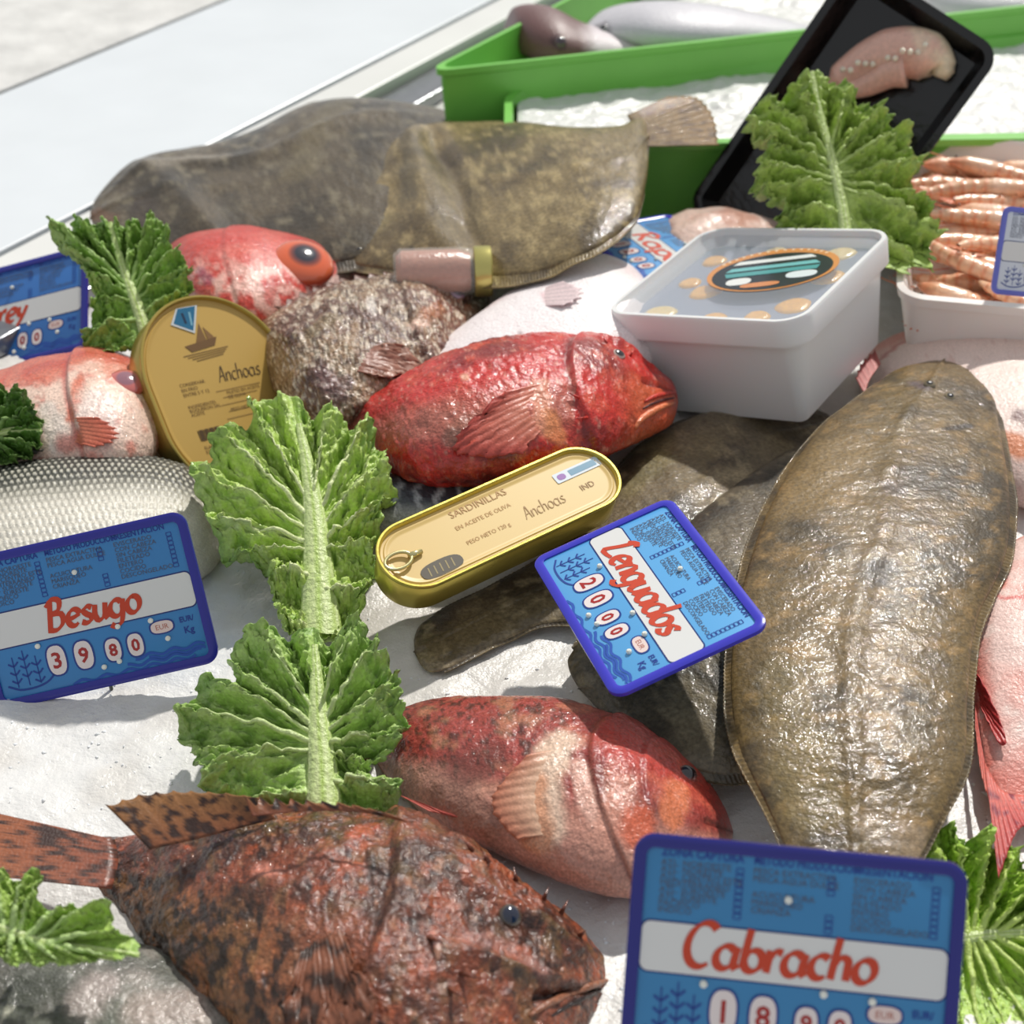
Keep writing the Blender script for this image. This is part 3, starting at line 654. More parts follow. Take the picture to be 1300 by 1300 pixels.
# --- brown scorpionfish behind the tin
def dbr(B):
    d = (noisep(B, 40, 110) - .5) * .008 + (noisep(B, 130, 111) - .5) * .006 + (noisep(B, 380, 112, 2) - .5) * .0024
    d += gillf(B, .62, .06, .004, .015) - .005 * mouthf(B, .88, .25, .8, .07)
    return d * np.minimum(1, 6 * np.minimum(B.S, 1.02 - B.S))
def cbr(B):
    sh = B.S.shape; n1 = noisep(B, 40, 120); n2 = noisep(B, 150, 121); n3 = noisep(B, 420, 122, 2)
    c = mix(np.tile(lin((150, 120, 90)), sh + (1,)), lin((108, 74, 56)), ss(n1, .4, .6)); c = mix(c, lin((72, 44, 34)), ss(n2, .54, .66) * .85)
    c = mix(c, lin((126, 62, 50)), ss(B.S, .6, .8) * .55); c = mix(c, lin((216, 200, 178)), ss(n3, .54, .68) * .85)
    return c
BR = fish_body('scorpionfish', [(322,412,342,488,.28), (366,382,394,532,.32), (430,356,455,530,.34), (490,345,518,500,.34), (552,345,572,458,.34), (596,352,606,420,.34), (622,368,622,392,.32)],
    sink=.85, base=.022, N=220, Mr=100, disp=dbr, col=cbr, mt='rough', label='mottled brown scorpionfish between the upright tin and the white fish', capr=.02,
    patches=[([(470,400),(500,415)], .007, (84,44,34), .8), ([(470,380),(472,395)], .004, (226,216,206), .7), ([(525,412),(540,410)], .005, (230,190,170), .8), ([(410,480),(430,490)], .010, (104,70,70), .7), ([(540,400),(560,390)], .006, (180,110,70), .6), ([(400,420),(420,400)], .010, (150,130,90), .5)])
eye(BR, (580,373), 12, pupil=(60,48,72), iris=(150,120,140), outer=(96,56,50), fp=.6, fi=.85, lift=.3)
fin(BR, [(470,440),(455,455),(450,470)], [(525,440),(530,470),(500,490)], 'pectoral_fin', n=7, on_body=True, lift=.004, c0=(150,96,78), c1=(176,130,110), rag=.05)
fin(BR, [(520,350),(460,358),(400,378),(360,396)], [(505,343),(445,350),(385,369),(348,389)], 'dorsal_fin', n=9, z=.05, zt=.052, c0=(130,92,74), c1=(110,70,58), spikes=.5)

# --- the big-eyed red alfonsino
def dal(B): return ((noisep(B, 30, 130) - .5) * .003 + gillf(B, .34, .05, .0015, .03) - .003 * mouthf(B, .93, .3, .6, .06)) * np.minimum(1, 6 * np.minimum(B.S, 1.02 - B.S))
def cal(B):
    sh = B.S.shape; n1 = noisep(B, 40, 140); n2 = noisep(B, 120, 141)
    c = mix(np.tile(lin((204, 62, 48)), sh + (1,)), lin((216, 100, 84)), ss(n1, .45, .7) * .7); c = mix(c, lin((238, 190, 176)), ss(B.T, -.1, .7) * ss(n2, .35, .6) * .9)
    return c
AL = fish_body('alfonsino', [(190,335,205,365,.4), (235,298,245,415,.42), (300,287,312,425,.42), (362,294,370,412,.42), (420,314,422,386,.4), (454,338,450,364,.38), (468,351,466,357,.38)],
    sink=.85, base=.015, disp=dal, col=cal, mt='glossy', label='red fish with a huge orange-ringed eye, beside the dark flatfish', capr=.02, N=200, Mr=90,
    patches=[([(440,345),(420,365)], .006, (240,214,204), .8), ([(345,365),(335,395)], .006, (196,60,50), .6), ([(320,345),(330,385),(345,400)], .005, (236,190,176), .8), ([(255,345),(265,355)], .006, (150,90,120), .5)])
eye(AL, (385,334), 40, pupil=(46,46,58), iris=(228,104,60), outer=(206,84,60), fp=.46, fi=.93, lift=.30, flat=.34, aspect=1.0)

# --- pink bream at the left edge
def dpk(B): return ((noisep(B, 30, 150) - .5) * .004 + gillf(B, .62, .05, .004, .02)) * np.minimum(1, 6 * np.minimum(B.S, 1.02 - B.S))
def cpk(B):
    sh = B.S.shape; n1 = noisep(B, 36, 160); n2 = noisep(B, 110, 161)
    c = mix(np.tile(lin((214, 120, 96)), sh + (1,)), lin((238, 206, 188)), ss(B.T + (n1 - .5), -.25, .25)); c = mix(c, lin((206, 84, 62)), ss(n2, .5, .7) * .6)
    c = mix(c, lin((190, 70, 60)), gillline(B, .62, .05, .012) * .6)
    return c
PK = fish_body('sea_bream', [(-110,520,-100,560,.4), (-40,480,-40,585,.42), (10,466,10,592,.42), (65,449,65,600,.42), (122,442,128,600,.42), (168,450,180,592,.42), (200,478,208,560,.4), (216,508,218,532,.4)],
    sink=.85, base=.010, disp=dpk, col=cpk, mt='glossy', label='pink-orange sea bream at the left edge behind the grey scaly fish', capr=.02, N=200, Mr=90,
    patches=[([(60,520),(75,560)], .009, (246,232,220), .8), ([(120,510),(130,550)], .012, (240,222,214), .7), ([(80,565),(110,555)], .008, (196,80,60), .7), ([(40,470),(150,455)], .010, (196,84,66), .7), ([(100,480),(90,530)], .004, (214,110,80), .8)])
eye(PK, (160,484), 24, pupil=(150,104,116), iris=(206,110,104), outer=(196,90,80), fp=.55, fi=.85, lift=.15, flat=.35)
fin(PK, [(90,530),(95,545),(92,560)], [(150,535),(155,555),(140,575)], 'pectoral_fin', n=7, on_body=True, lift=.002, c0=(222,134,104), c1=(208,96,72))

# --- grey scaly fish at the left under the Besugo sign
def scl(B, ns=50., nt=20.):
    a = B.S * ns; b = (B.T * .5 + .5) * nt; row = np.floor(b); fb = b - row; fa = (a + .5 * (row % 2)) % 1
    r = np.sqrt(((fa - .5) / .5) ** 2 + ((fb - .5) / .55) ** 2); return np.clip(1 - r, 0, 1)
def dgr(B): return ((noisep(B, 24, 170) - .5) * .003 + .0009 * scl(B) ** .7 * (B.S < .85)) * np.minimum(1, 6 * np.minimum(B.S, 1.02 - B.S))
def cgr(B):
    sh = B.S.shape; n1 = noisep(B, 120, 180)
    c = mix(np.tile(lin((62, 68, 62)), sh + (1,)), lin((170, 166, 150)), ss(B.T, -.9, -.4)); c = mix(c, lin((214, 208, 194)), ss(B.T, -.3, .2))
    s_ = scl(B); c = mix(c, lin((48, 50, 46)), (s_ < .40) * (1 - ss(B.T, -.35, .3)) * .95); c = mix(c, lin((226, 224, 214)), ss(s_, .5, .85) * .5 * ss(B.T, -.85, -.5))
    return c * (1 + .25 * (n1 - .5))[..., None]
GR = fish_body('sea_bass', [(-120,640,-110,720,.38), (-60,606,-55,765,.4), (0,589,0,780,.42), (70,577,72,780,.42), (150,573,150,768,.42), (222,582,218,748,.4), (268,606,262,726,.38), (292,640,286,700,.36), (302,660,298,684,.34)],
    sink=.8, base=-.008, disp=dgr, col=cgr, mt='wet', label='grey fish with rows of silver scales, behind the Besugo price sign', capr=.02, N=420, Mr=200)
fin(GR, [(130,574),(60,578),(0,588)], [(110,568),(40,570),(-30,580)], 'dorsal_fin', n=10, z=.035, zt=.042, c0=(96,98,88), c1=(84,84,76))

# --- white fish under the tub
def cwh(B):
    sh = B.S.shape; n1 = noisep(B, 30, 190); n2 = noisep(B, 200, 191)
    c = mix(np.tile(lin((246, 238, 238)), sh + (1,)), lin((240, 222, 222)), ss(n1, .5, .75)); return mix(c, lin((206, 180, 182)), ss(n2, .62, .8) * .3)
WH = fish_body('hake', [(380,520,388,536,.3), (450,500,470,540,.32), (520,462,560,545,.34), (580,414,640,540,.36), (635,372,705,520,.36), (688,339,765,500,.36), (738,323,812,475,.36), (785,336,842,450,.36), (822,365,852,425,.36)],
    sink=.8, base=.022, disp=lambda B: (noisep(B, 30, 195) - .5) * .003 * np.minimum(1, 6 * np.minimum(B.S, 1.02 - B.S)), col=cwh, mt='wet', label='smooth white-pink fish lying behind the bright red one, under the tub', N=190, Mr=80,
    patches=[([(706,378),(716,376)], .0028, (206,96,110), .7), ([(690,372),(700,385)], .004, (226,176,180), .6), ([(660,422)], .002, (120,90,90), .7)])
fin(WH, [(690,365),(685,375),(690,388)], [(735,360),(745,375),(735,395)], 'pectoral_fin', n=6, on_body=True, lift=.002, c0=(236,214,214), c1=(228,206,208), amp=.0003)

# --- pink fish at the right edge
def dpr(B): return ((noisep(B, 30, 200) - .5) * .003 + .0003 * scl(B, 80, 40) - gillf(B, .2, .0, .0, .02)) * np.minimum(1, 6 * np.minimum(B.S, 1.02 - B.S))
def cpr(B):
    sh = B.S.shape; n1 = noisep(B, 36, 210); n2 = noisep(B, 160, 211)
    c = mix(np.tile(lin((240, 206, 196)), sh + (1,)), lin((232, 168, 156)), ss(n1, .42, .7)); c = mix(c, lin((226, 120, 104)), ss(np.abs(B.T), .72, .95) * .7)
    c = mix(c, lin((248, 226, 216)), ss(n2, .5, .7) * .6); return mix(c, lin((214, 96, 80)), ss(.26 - B.S, 0, .16) * .8)
PR = fish_body('red_snapper', [(1262,1045,1330,1040,.3), (1250,975,1372,985,.36), (1240,905,1420,925,.4), (1228,830,1450,850,.42), (1232,762,1470,780,.42), (1262,708,1460,720,.42), (1310,682,1430,686,.4), (1350,672,1400,672,.4)],
    sink=.85, base=.006, disp=dpr, col=cpr, mt='wet', label='pale pink fish with a red tail at the right edge, head away', capr=.03, N=220, Mr=110,
    patches=[([(1255,725),(1270,740)], .007, (232,112,84), .8), ([(1245,750),(1275,760),(1300,758)], .0018, (214,110,104), .9), ([(1236,840),(1240,900)], .004, (214,90,78), .7)])
fin(PR, [(1236,862),(1238,872),(1240,884)], [(1252,862),(1284,962),(1286,984)], 'pectoral_fin', n=6, on_body=True, lift=.003, c0=(206,70,64), c1=(190,56,56), rag=.02)
fin(PR, [(1250,968),(1275,1005),(1322,1008)], [(1268,1118),(1300,1050),(1345,1100)], 'tail_fin', n=11, z=.028, zt=.032, c0=(222,110,96), c1=(190,62,66), rag=.03, spots=(260,(140,40,60),.7))
fin(PR, [(1238,880),(1242,920),(1250,966)], [(1238,930),(1246,990),(1262,1040)], 'anal_fin', n=7, z=.02, zt=.02, c0=(214,96,84), c1=(222,120,104))

eye(PR, (1372,712), 14, pupil=(30,26,30), iris=(220,160,120), outer=(220,120,100))
# --- pink fish behind the big flatfish
def cpb(B):
    sh = B.S.shape; n1 = noisep(B, 40, 230); n2 = noisep(B, 260, 231, 2)
    c = mix(np.tile(lin((236, 212, 202)), sh + (1,)), lin((222, 160, 150)), ss(-B.T + (n1 - .5) * .8, .35, .8)); return mix(c, lin((200, 150, 140)), ss(n2, .68, .8) * .4)
PB = fish_body('red_snapper', [(1088,486,1096,508,.25), (1106,440,1135,560,.25), (1160,410,1185,600,.26), (1230,399,1255,620,.28), (1310,402,1335,640,.28), (1400,425,1410,620,.28), (1450,470,1455,580,.4)],
    sink=.6, base=-.004, disp=lambda B: ((noisep(B, 30, 235) - .5) * .003 + .0003 * scl(B, 90, 40)) * np.minimum(1, 6 * np.minimum(B.S, 1.02 - B.S)), col=cpb, mt='wet', label='pale pink fish between the shrimp tray and the largest flatfish', N=220, Mr=100,
    patches=[([(1275,560),(1300,570)], .010, (216,118,54), .85), ([(1296,528),(1304,534)], .006, (92,36,34), .9), ([(1102,480),(1125,450),(1150,432)], .003, (190,100,96), .7), ([(1290,640),(1300,700)], .012, (240,222,216), .5), ([(1240,420)], .004, (150,90,80), .6)])
fin(PB, [(1098,500),(1104,482),(1118,462)], [(1085,478),(1092,458),(1110,442)], 'tail_fin', n=5, z=.03, c0=(196,110,104), c1=(170,84,80))

eye(PB, (1402,500), 14, pupil=(30,26,30), iris=(220,180,140), outer=(220,130,110))
# --- fish in the rear crate
def csil(B):
    sh = B.S.shape; n1 = noisep(B, 25, 240); return mix(np.tile(lin((206, 204, 210)), sh + (1,)), lin((150, 144, 150)), ss(-B.T + (n1 - .5) * .8, .2, .9))
zc_ = zA - .03
def cdk(B):
    sh = B.S.shape; n1 = noisep(B, 40, 245); return mix(np.tile(lin((112, 78, 76)), sh + (1,)), lin((214, 204, 208)), ss(B.S + (n1 - .5) * .2, .42, .6))
K1 = fish_body('croaker', [(637,34,642,48,.4), (648,10,662,66,.42), (690,8,705,78,.42), (735,28,745,80,.42), (780,42,786,76,.4), (820,50,824,72,.35), (850,56,852,68,.3)], base=zc_, sink=.8, col=cdk, mt='wet', N=120, Mr=50, label='fish with a purple-brown head poking over the far green crate',
    patches=[([(705,50),(712,56)], .007, (58,34,40), .8), ([(655,22)], .012, (130,92,88), .5)])
eye(K1, (712,52), 8, pupil=(44,30,38), iris=(70,50,56), outer=(96,70,72), lift=.2)
K2 = fish_body('croaker', [(733,42,736,52,.35), (765,12,775,50,.38), (825,1,832,60,.4), (900,5,905,62,.4), (975,20,978,56,.35), (1030,34,1032,50,.3)], base=zc_ + .01, sink=.8, col=csil, mt='wet', N=120, Mr=50, label='silver-white fish lying in the far green crate, behind the dark head',
    patches=[([(760,38),(765,42)], .010, (110,104,108), .7)])
fin(K2, [(1025,40),(1026,46),(1028,54)], [(1060,28),(1066,45),(1060,62)], 'tail_fin', n=5, z=zc_ + .02, c0=(190,180,188), c1=(206,140,150))
eye(K2, (766,36), 7, pupil=(30,30,34), iris=(160,160,160), outer=(140,136,140))
K3 = fish_body('croaker', [(1170,-20,1175,10,.35), (1215,-30,1222,26,.38), (1280,-34,1284,32,.38), (1360,-30,1362,34,.36), (1420,-10,1422,12,.3)], base=zc_, sink=.8, col=csil, mt='wet', N=100, Mr=50, label='pale silvery fish in the far crate, at the top right corner')
fin(K3, [(1415,-10),(1416,0),(1416,12)], [(1450,-24),(1456,0),(1450,26)], 'tail_fin', n=5, z=zc_ + .02, c0=(190,180,188), c1=(180,160,170))

# --- dark mackerel under the tin, grey fish in the bottom corner, pink piece by the tub
def cmk(B):
    sh = B.S.shape; n1 = noisep(B, 140, 250); st_ = np.sin(B.S * 90 + n1 * 6)
    c = mix(np.tile(lin((48, 54, 62)), sh + (1,)), lin((186, 190, 196)), ss(st_, .4, .95) * .6); return mix(c, lin((150, 152, 150)), ss(B.T, .5, .9))
MK = fish_body('mackerel', [(330,640,332,656,.5), (400,614,402,672,.5), (480,602,482,676,.5), (560,600,562,676,.5), (640,604,640,668,.5), (700,615,702,640,.5)], base=.014, sink=.8, col=cmk, mt='glossy', N=120, Mr=50, label='dark silvery mackerel showing between the lettuce and the slanting tin')
def cgc(B):
    sh = B.S.shape; n1 = noisep(B, 40, 260); n2 = noisep(B, 18, 261)
    c = mix(np.tile(lin((104, 106, 96)), sh + (1,)), lin((150, 142, 134)), ss(n1, .45, .7)); return mix(c, lin((66, 68, 62)), ss(n2, .45, .65) * .8)
GC = fish_body('grey_mullet', [(-140,1215,-150,1330,.35), (-60,1180,-60,1420,.35), (40,1172,40,1450,.35), (150,1185,150,1460,.35), (260,1215,250,1460,.35), (350,1260,340,1440,.35), (400,1310,395,1380,.35)], base=-.012, sink=.6, col=cgc, mt='glossy', N=160, Mr=80,
    disp=lambda B: (noisep(B, 40, 262) - .5) * .004, label='grey-green wet fish in the bottom left corner under the lettuce leaf', patches=[([(0,1283),(60,1300)], .0022, (190,188,170), .8), ([(110,1270),(130,1255)], .010, (176,160,156), .6), ([(190,1285),(240,1280)], .012, (168,150,140), .6)])
PP = fish_body('fish_fillet', [(822,292,830,310,.3), (850,272,862,335,.35), (905,262,915,345,.35), (965,274,970,345,.35), (1010,290,1012,320,.3)], base=.03, sink=.8, mt='flesh', N=90, Mr=50,
    col=lambda B: mix(np.tile(lin((236, 206, 192)), B.S.shape + (1,)), lin((210, 160, 140)), ss(noisep(B, 60, 270), .45, .7)), disp=lambda B: (noisep(B, 60, 271) - .5) * .006, label='pale pink fillet of fish between the white tub and the black tray')
PP.root['category'] = 'fillet'

# ------------------------------------------------------------------ lettuce
def leaf(label, mid, L, R, tilt=40, roll=0, z0=.005, amp=.010, seed=1, stalk=None, pale=(226, 236, 176), green=(150, 190, 78), dark=(96, 144, 48), nvein=9, stalkw=(15, 5), curl=.0, cup=.0, frill=.07, jf=.36, mf=.60):
    t = math.radians(tilt); r = math.radians(roll)
    n = np.array([math.sin(r), -math.sin(t) * math.cos(r), math.cos(t) * math.cos(r)]); n /= np.linalg.norm(n)
    o = G([mid[0]], z0)[0]
    ns, nt = 230, 60
    s = np.linspace(0, 1, ns); s0_ = .26; fs = np.where(s < s0_, s / s0_ * jf, jf + (mf - jf) * (np.clip((s - s0_) / (1 - s0_), 0, 1)) ** 1.5); MD = spline(mid, ns, fs); sides = []; VE = []
    for sd, E in ((-1, L), (1, R)):
        ED = spline(E, ns); tt = np.linspace(0, 1, nt)
        sc_ = seed * 3.1 + sd * 17
        fr = 1 + frill * (vn(P2(s * nvein * 3.3 + sc_, s * 0), 1, seed) - .5) * 2 + frill * .8 * (vn(P2(s * nvein * 9 + sc_, s * 0), 1, seed + 1) - .5) * 2; fr = 1 + (fr - 1) * (1 - ss(s, .97, 1))
        Pp = MD[:, None] + (ED - MD)[:, None] * (tt[None] * (1 + (fr[:, None] - 1) * tt[None] ** 2))[..., None]
        W = GP(Pp.reshape(-1, 2), o, n).reshape(ns, nt, 3)
        vein = s * nvein + 1.1 * (fbm(P2(s * 4 + sc_, s * 0), 1, seed + 2) - .5)
        vv = vein[:, None] - .35 * tt[None] ** 2 * 0
        fold = np.cos(2 * np.pi * vv)                                     # veins sit in the valleys, blade puffs between them
        A = .55 + .9 * vn(P2(s * nvein * .6 + sc_, s * 0), 1, seed + 3)
        d = amp * .62 * A[:, None] * fold * ss(tt, .05, .5)[None]
        p2 = P2((s[:, None] * 46 + 0 * tt).ravel() + sc_, (0 * s[:, None] + tt * 9).ravel())
        cr = 1.25 * (fbm(p2, 1, seed + 4, 3).reshape(ns, nt) - .5); cr2 = (fbm(p2, 2.3, seed + 8, 2).reshape(ns, nt) - .5)
        d = d + cr * amp * 1.5 * ss(tt, .03, .4)[None] + cr2 * amp * .8 * ss(tt, .3, .9)[None]
        d = d + amp * 1.3 * (vn(P2(s * nvein * 2.4 + sc_, s * 0), 1, seed + 6)[:, None] - .45) * tt[None] ** 3
        d = d * (1 - ss(s, .95, 1))[:, None] + cup * tt[None] ** 2
        W = W + n * d[..., None]
        W = W + np.array([1., 0, 0]) * (cr2 * amp * .6 * tt[None] * (1 - ss(s, .95, 1))[:, None])[..., None]
        W[..., 2] = np.maximum(W[..., 2], z0 - .004)
        vl = np.clip(1 - np.abs((vein[:, None] + .5) % 1 - .5) * 2, 0, 1); w_ = .35 + .5 * tt[None]
        veinm = ss(1 - np.abs(((vein[:, None]) % 1) - 0.5) * 2, 1.0, 0.0)
        dv = np.minimum((vein % 1), 1 - (vein % 1))[:, None]
        vm = (1 - ss(dv, .015, .10)) * (1 - ss(tt, .45, .95))[None] * .8
        sub = (1 - ss(np.abs(vn(p2, 1.8, seed + 20).reshape(ns, nt) - .5), .0, .06)) * .35
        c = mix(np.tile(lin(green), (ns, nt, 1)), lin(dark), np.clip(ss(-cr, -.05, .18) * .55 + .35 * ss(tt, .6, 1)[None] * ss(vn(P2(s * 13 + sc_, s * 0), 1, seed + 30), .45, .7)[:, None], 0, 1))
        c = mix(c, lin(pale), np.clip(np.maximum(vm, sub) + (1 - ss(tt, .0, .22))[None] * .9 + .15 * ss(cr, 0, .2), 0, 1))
        c = mix(c, lin((150, 186, 96)), np.tile(ss(tt, .93, 1) * .5, (ns, 1)))
        sides.append((W, c)); nk = int(nvein)
        for kv in range(1, nk):
            iv = int(np.argmin(np.abs(vein - kv))); jv = np.arange(0, int(nt * (.86 if kv % 2 else .7)), 2)
            if s[iv] > .12: VE.append((W[iv, jv] + n * .0006, np.linspace(.0021, .0003, len(jv)) * (1 if kv % 2 else .7)))
    (WL, cL), (WR, cR) = sides
    W = np.concatenate([WL[:, ::-1], WR[:, 1:]], 1); c = np.concatenate([cL[:, ::-1], cR[:, 1:]], 1)
    root = thing('lettuce_leaf', o, label, 'lettuce', 'curly lettuce leaves')
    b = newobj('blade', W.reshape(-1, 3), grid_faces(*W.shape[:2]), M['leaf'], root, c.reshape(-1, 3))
    sm = b.modifiers.new('thickness', 'SOLIDIFY'); sm.thickness = .0006
    bpy.context.view_layer.update()
    for P_, R__ in VE: tube(P_, R__, 'vein', M['leaf'], b, pale, n=7)
    # stalk
    sp = spline(stalk or mid, 60); w0, w1 = stalkw; q = np.linspace(0, 1, 60); wpx = w0 + (w1 - w0) * q
    T = np.gradient(sp, axis=0); T /= np.linalg.norm(T, axis=1)[:, None]; Nn = np.stack([-T[:, 1], T[:, 0]], 1)
    ph = np.linspace(0, 2 * np.pi, 20, endpoint=False); X = []
    for i in range(60):
        cpt = GP([sp[i]], o, n)[0]; e = GP([sp[i] + Nn[i] * wpx[i]], o, n)[0] - cpt; wd = np.linalg.norm(e)
        for a in ph: X.append(cpt + e * math.cos(a) * (1 + .07 * math.cos(6 * a)) + n * (wd * .45 * math.sin(a) * (1 + .12 * math.cos(8 * a))) + n * .0015)
    X = np.array(X); ca = np.tile(ph, 60)
    cs = mix(np.tile(lin((222, 234, 172)), (1200, 1)), lin((180, 208, 104)), .5 + .5 * np.cos(8 * ca)) ; cs = mix(cs, lin((214, 226, 176)), ss(-np.cos(ca), .2, .9) * .6)
    newobj('stalk', X, grid_faces(60, 20, True), M['leaf'], root, cs)
    return root
leaf('upper of two middle lettuce leaves, thick pale stalk, beside the slanting tin',
     [(405,812),(402,740),(398,660),(388,590),(370,500)],
     [(362,805),(344,745),(345,712),(322,714),(283,700),(265,668),(256,636),(250,600),(262,570),(285,545),(318,540),(322,512),(345,507),(370,503)],
     [(442,805),(462,770),(480,735),(472,700),(486,660),(500,630),(494,590),(478,560),(466,533),(430,530),(405,528),(385,512),(370,503)],
     tilt=18, z0=.012, amp=.013, seed=3, stalkw=(26,4), nvein=7, stalk=[(408,812),(405,740),(400,660),(392,600),(380,540)], green=(194, 222, 112), dark=(140, 182, 76))
leaf('lower of the two lettuce leaves in the middle, behind the big brown scorpionfish',
     [(412,1040),(408,980),(404,910),(400,860),(398,796)],
     [(355,1040),(285,1024),(262,1000),(250,968),(232,935),(225,905),(240,880),(270,862),(300,868),(294,835),(296,812),(330,800),(365,800),(398,796)],
     [(470,1040),(505,1022),(500,990),(470,985),(515,930),(512,890),(505,868),(495,845),(480,820),(470,800),(440,798),(415,805),(398,796)],
     tilt=18, z0=.016, amp=.013, seed=11, stalkw=(24,4), nvein=7, stalk=[(412,1040),(410,980),(405,920),(402,860),(400,820)], green=(180, 212, 116), dark=(118, 160, 76), pale=(206,224,156))
leaf('big curly lettuce leaf standing against the black tray behind the tub',
     [(1075,310),(1068,260),(1055,200),(1042,150),(1030,92)],
     [(1010,300),(985,282),(990,262),(955,240),(958,212),(978,190),(952,165),(960,140),(985,118),(1005,120),(1012,98),(1030,92)],
     [(1140,370),(1172,366),(1178,330),(1195,290),(1172,255),(1160,225),(1168,205),(1150,168),(1128,145),(1100,125),(1080,112),(1050,95),(1030,92)],
     tilt=36, z0=.085, amp=.018, seed=19, stalkw=(8,3), nvein=8, green=(188, 214, 106), dark=(122, 158, 66), pale=(190,212,124))
leaf('lettuce leaf behind the left-hand sign, below the dark flatfish',
     [(190,436),(175,390),(158,345),(140,284)],
     [(130,452),(108,440),(118,395),(112,350),(92,325),(70,306),(80,284),(112,286),(125,278),(140,284)],
     [(215,408),(236,372),(240,345),(228,318),(212,296),(192,280),(165,290),(150,282),(140,284)],
     tilt=28, z0=.06, amp=.012, seed=27, stalkw=(9,3), nvein=7, green=(156, 194, 92), dark=(92, 134, 56), pale=(166,198,110))
leaf('small dark lettuce leaf cut off by the left edge, beside the pink bream',
     [(-80,575),(-30,560),(15,548),(54,548)],
     [(-80,520),(-35,492),(0,493),(25,498),(40,510),(50,528),(54,548)],
     [(-80,610),(-30,596),(5,592),(30,585),(48,572),(54,548)],
     tilt=30, z0=.045, amp=.012, seed=35, stalkw=(8,3), nvein=6, green=(98, 142, 56), dark=(56, 92, 36), pale=(130,162,90))
leaf('lettuce leaf on the tail of the big scorpionfish, bottom left corner',
     [(-80,1165),(0,1180),(60,1198),(120,1206),(178,1214)],
     [(-80,1060),(-20,1085),(5,1106),(30,1122),(48,1103),(54,1148),(100,1152),(138,1144),(148,1186),(166,1192),(178,1214)],
     [(-80,1230),(-10,1222),(30,1232),(75,1230),(120,1226),(150,1224),(178,1214)],
     tilt=20, z0=.055, amp=.008, seed=43, stalkw=(7,3), nvein=8, green=(182, 212, 108), dark=(138, 180, 76), pale=(190,216,140), frill=.04)
leaf('bright lettuce leaf behind the right end of the Cabracho sign',
     [(1130,1215),(1200,1196),(1290,1185),(1400,1190)],
     [(1120,1120),(1150,1050),(1170,1038),(1200,1050),(1222,1072),(1250,1058),(1285,1085),(1330,1100),(1400,1130),(1400,1190)],
     [(1130,1300),(1180,1360),(1240,1390),(1320,1370),(1400,1290),(1400,1190)],
     tilt=25, z0=.004, amp=.012, seed=51, stalkw=(9,4), nvein=9, green=(188, 222, 92), dark=(134, 182, 60), pale=(200,222,120))

# ------------------------------------------------------------------ price signs
def arc(cx, cy, rx, ry, a0_, a1_, n=14): return [(cx + rx * math.cos(math.radians(a0_ + (a1_ - a0_) * i / n)), cy + ry * math.sin(math.radians(a0_ + (a1_ - a0_) * i / n))) for i in range(n + 1)]
GL = {
 'C': ([arc(.75, .95, .65, .98, 48, 305)], 1.35), 'a': ([arc(.45, .5, .4, .5, 40, 370), [(.87, 1), (.84, .25), (1.0, .0)]], 1.12),
 'b': ([[(.12, 1.85), (.1, 1), (.12, .1)], arc(.5, .46, .38, .46, 160, -175)], 1.02), 'r': ([[(.1, 1), (.12, 0)], [(.12, .6), (.35, .98), (.62, .92)]], .72),
 'c': ([arc(.45, .5, .4, .5, 50, 310)], .86), 'h': ([[(.12, 1.85), (.1, .9), (.1, 0)], [(.1, .6), (.35, 1), (.65, .9), (.7, .5), (.74, 0)]], .98),
 'o': ([arc(.45, .5, .4, .5, 90, 455)], 1.0), 'e': ([[(.08, .45), (.45, .52), (.82, .66)], arc(.46, .5, .4, .5, 20, 312)], .92),
 's': ([[(.68, .88), (.42, 1), (.16, .8), (.34, .55), (.62, .35), (.6, .1), (.32, 0), (.04, .12)]], .8),
 'u': ([[(.1, 1), (.1, .35), (.3, 0), (.6, .1), (.74, .4)], [(.76, 1), (.76, .25), (.92, 0)]], 1.02),
 'g': ([arc(.45, .5, .4, .5, 40, 370), [(.87, 1), (.84, 0), (.7, -.5), (.35, -.62), (.08, -.45)]], 1.1),
 'L': ([[(.42, 1.85), (.28, 1.0), (.08, .05), (.5, .0), (1.0, .15)], [(.12, 1.45), (.42, 1.85), (.8, 1.7)]], 1.1),
 'n': ([[(.1, 1), (.12, 0)], [(.12, .55), (.4, 1), (.68, .9), (.74, 0)]], .98), 'd': ([arc(.45, .5, .4, .5, 40, 370), [(.9, 1.85), (.84, .25), (1.0, 0)]], 1.12),
 'B': ([[(.2, 1.85), (.16, 0)], [(-.1, 1.5), (.3, 1.9), (.78, 1.75), (.72, 1.2), (.2, 1.0)], [(.2, 1.0), (.9, .9), (.98, .35), (.6, -.02), (0, .05)]], 1.25),
 'V': ([[(0, 1.8), (.35, .05)], [(.35, .05), (.95, 1.85)]], 1.05), 'i': ([[(.12, 1), (.14, .1), (.25, 0)], [(.12, 1.35), (.16, 1.45)]], .42),
 'y': ([[(.08, 1), (.2, .4), (.5, .3)], [(.8, 1), (.5, .1), (.1, -.6)]], .95), 'A': ([[(0, 0), (.3, .8), (.62, 1.85), (.82, .9), (.98, 0)], [(.22, .65), (.82, .7)]], 1.15),
 ' ': ([], .5)}
def smooth2(P, n): return spline(P, n) if len(P) > 2 else np.array([np.array(P[0]) + (np.array(P[1]) - np.array(P[0])) * i / (n - 1) for i in range(n)])
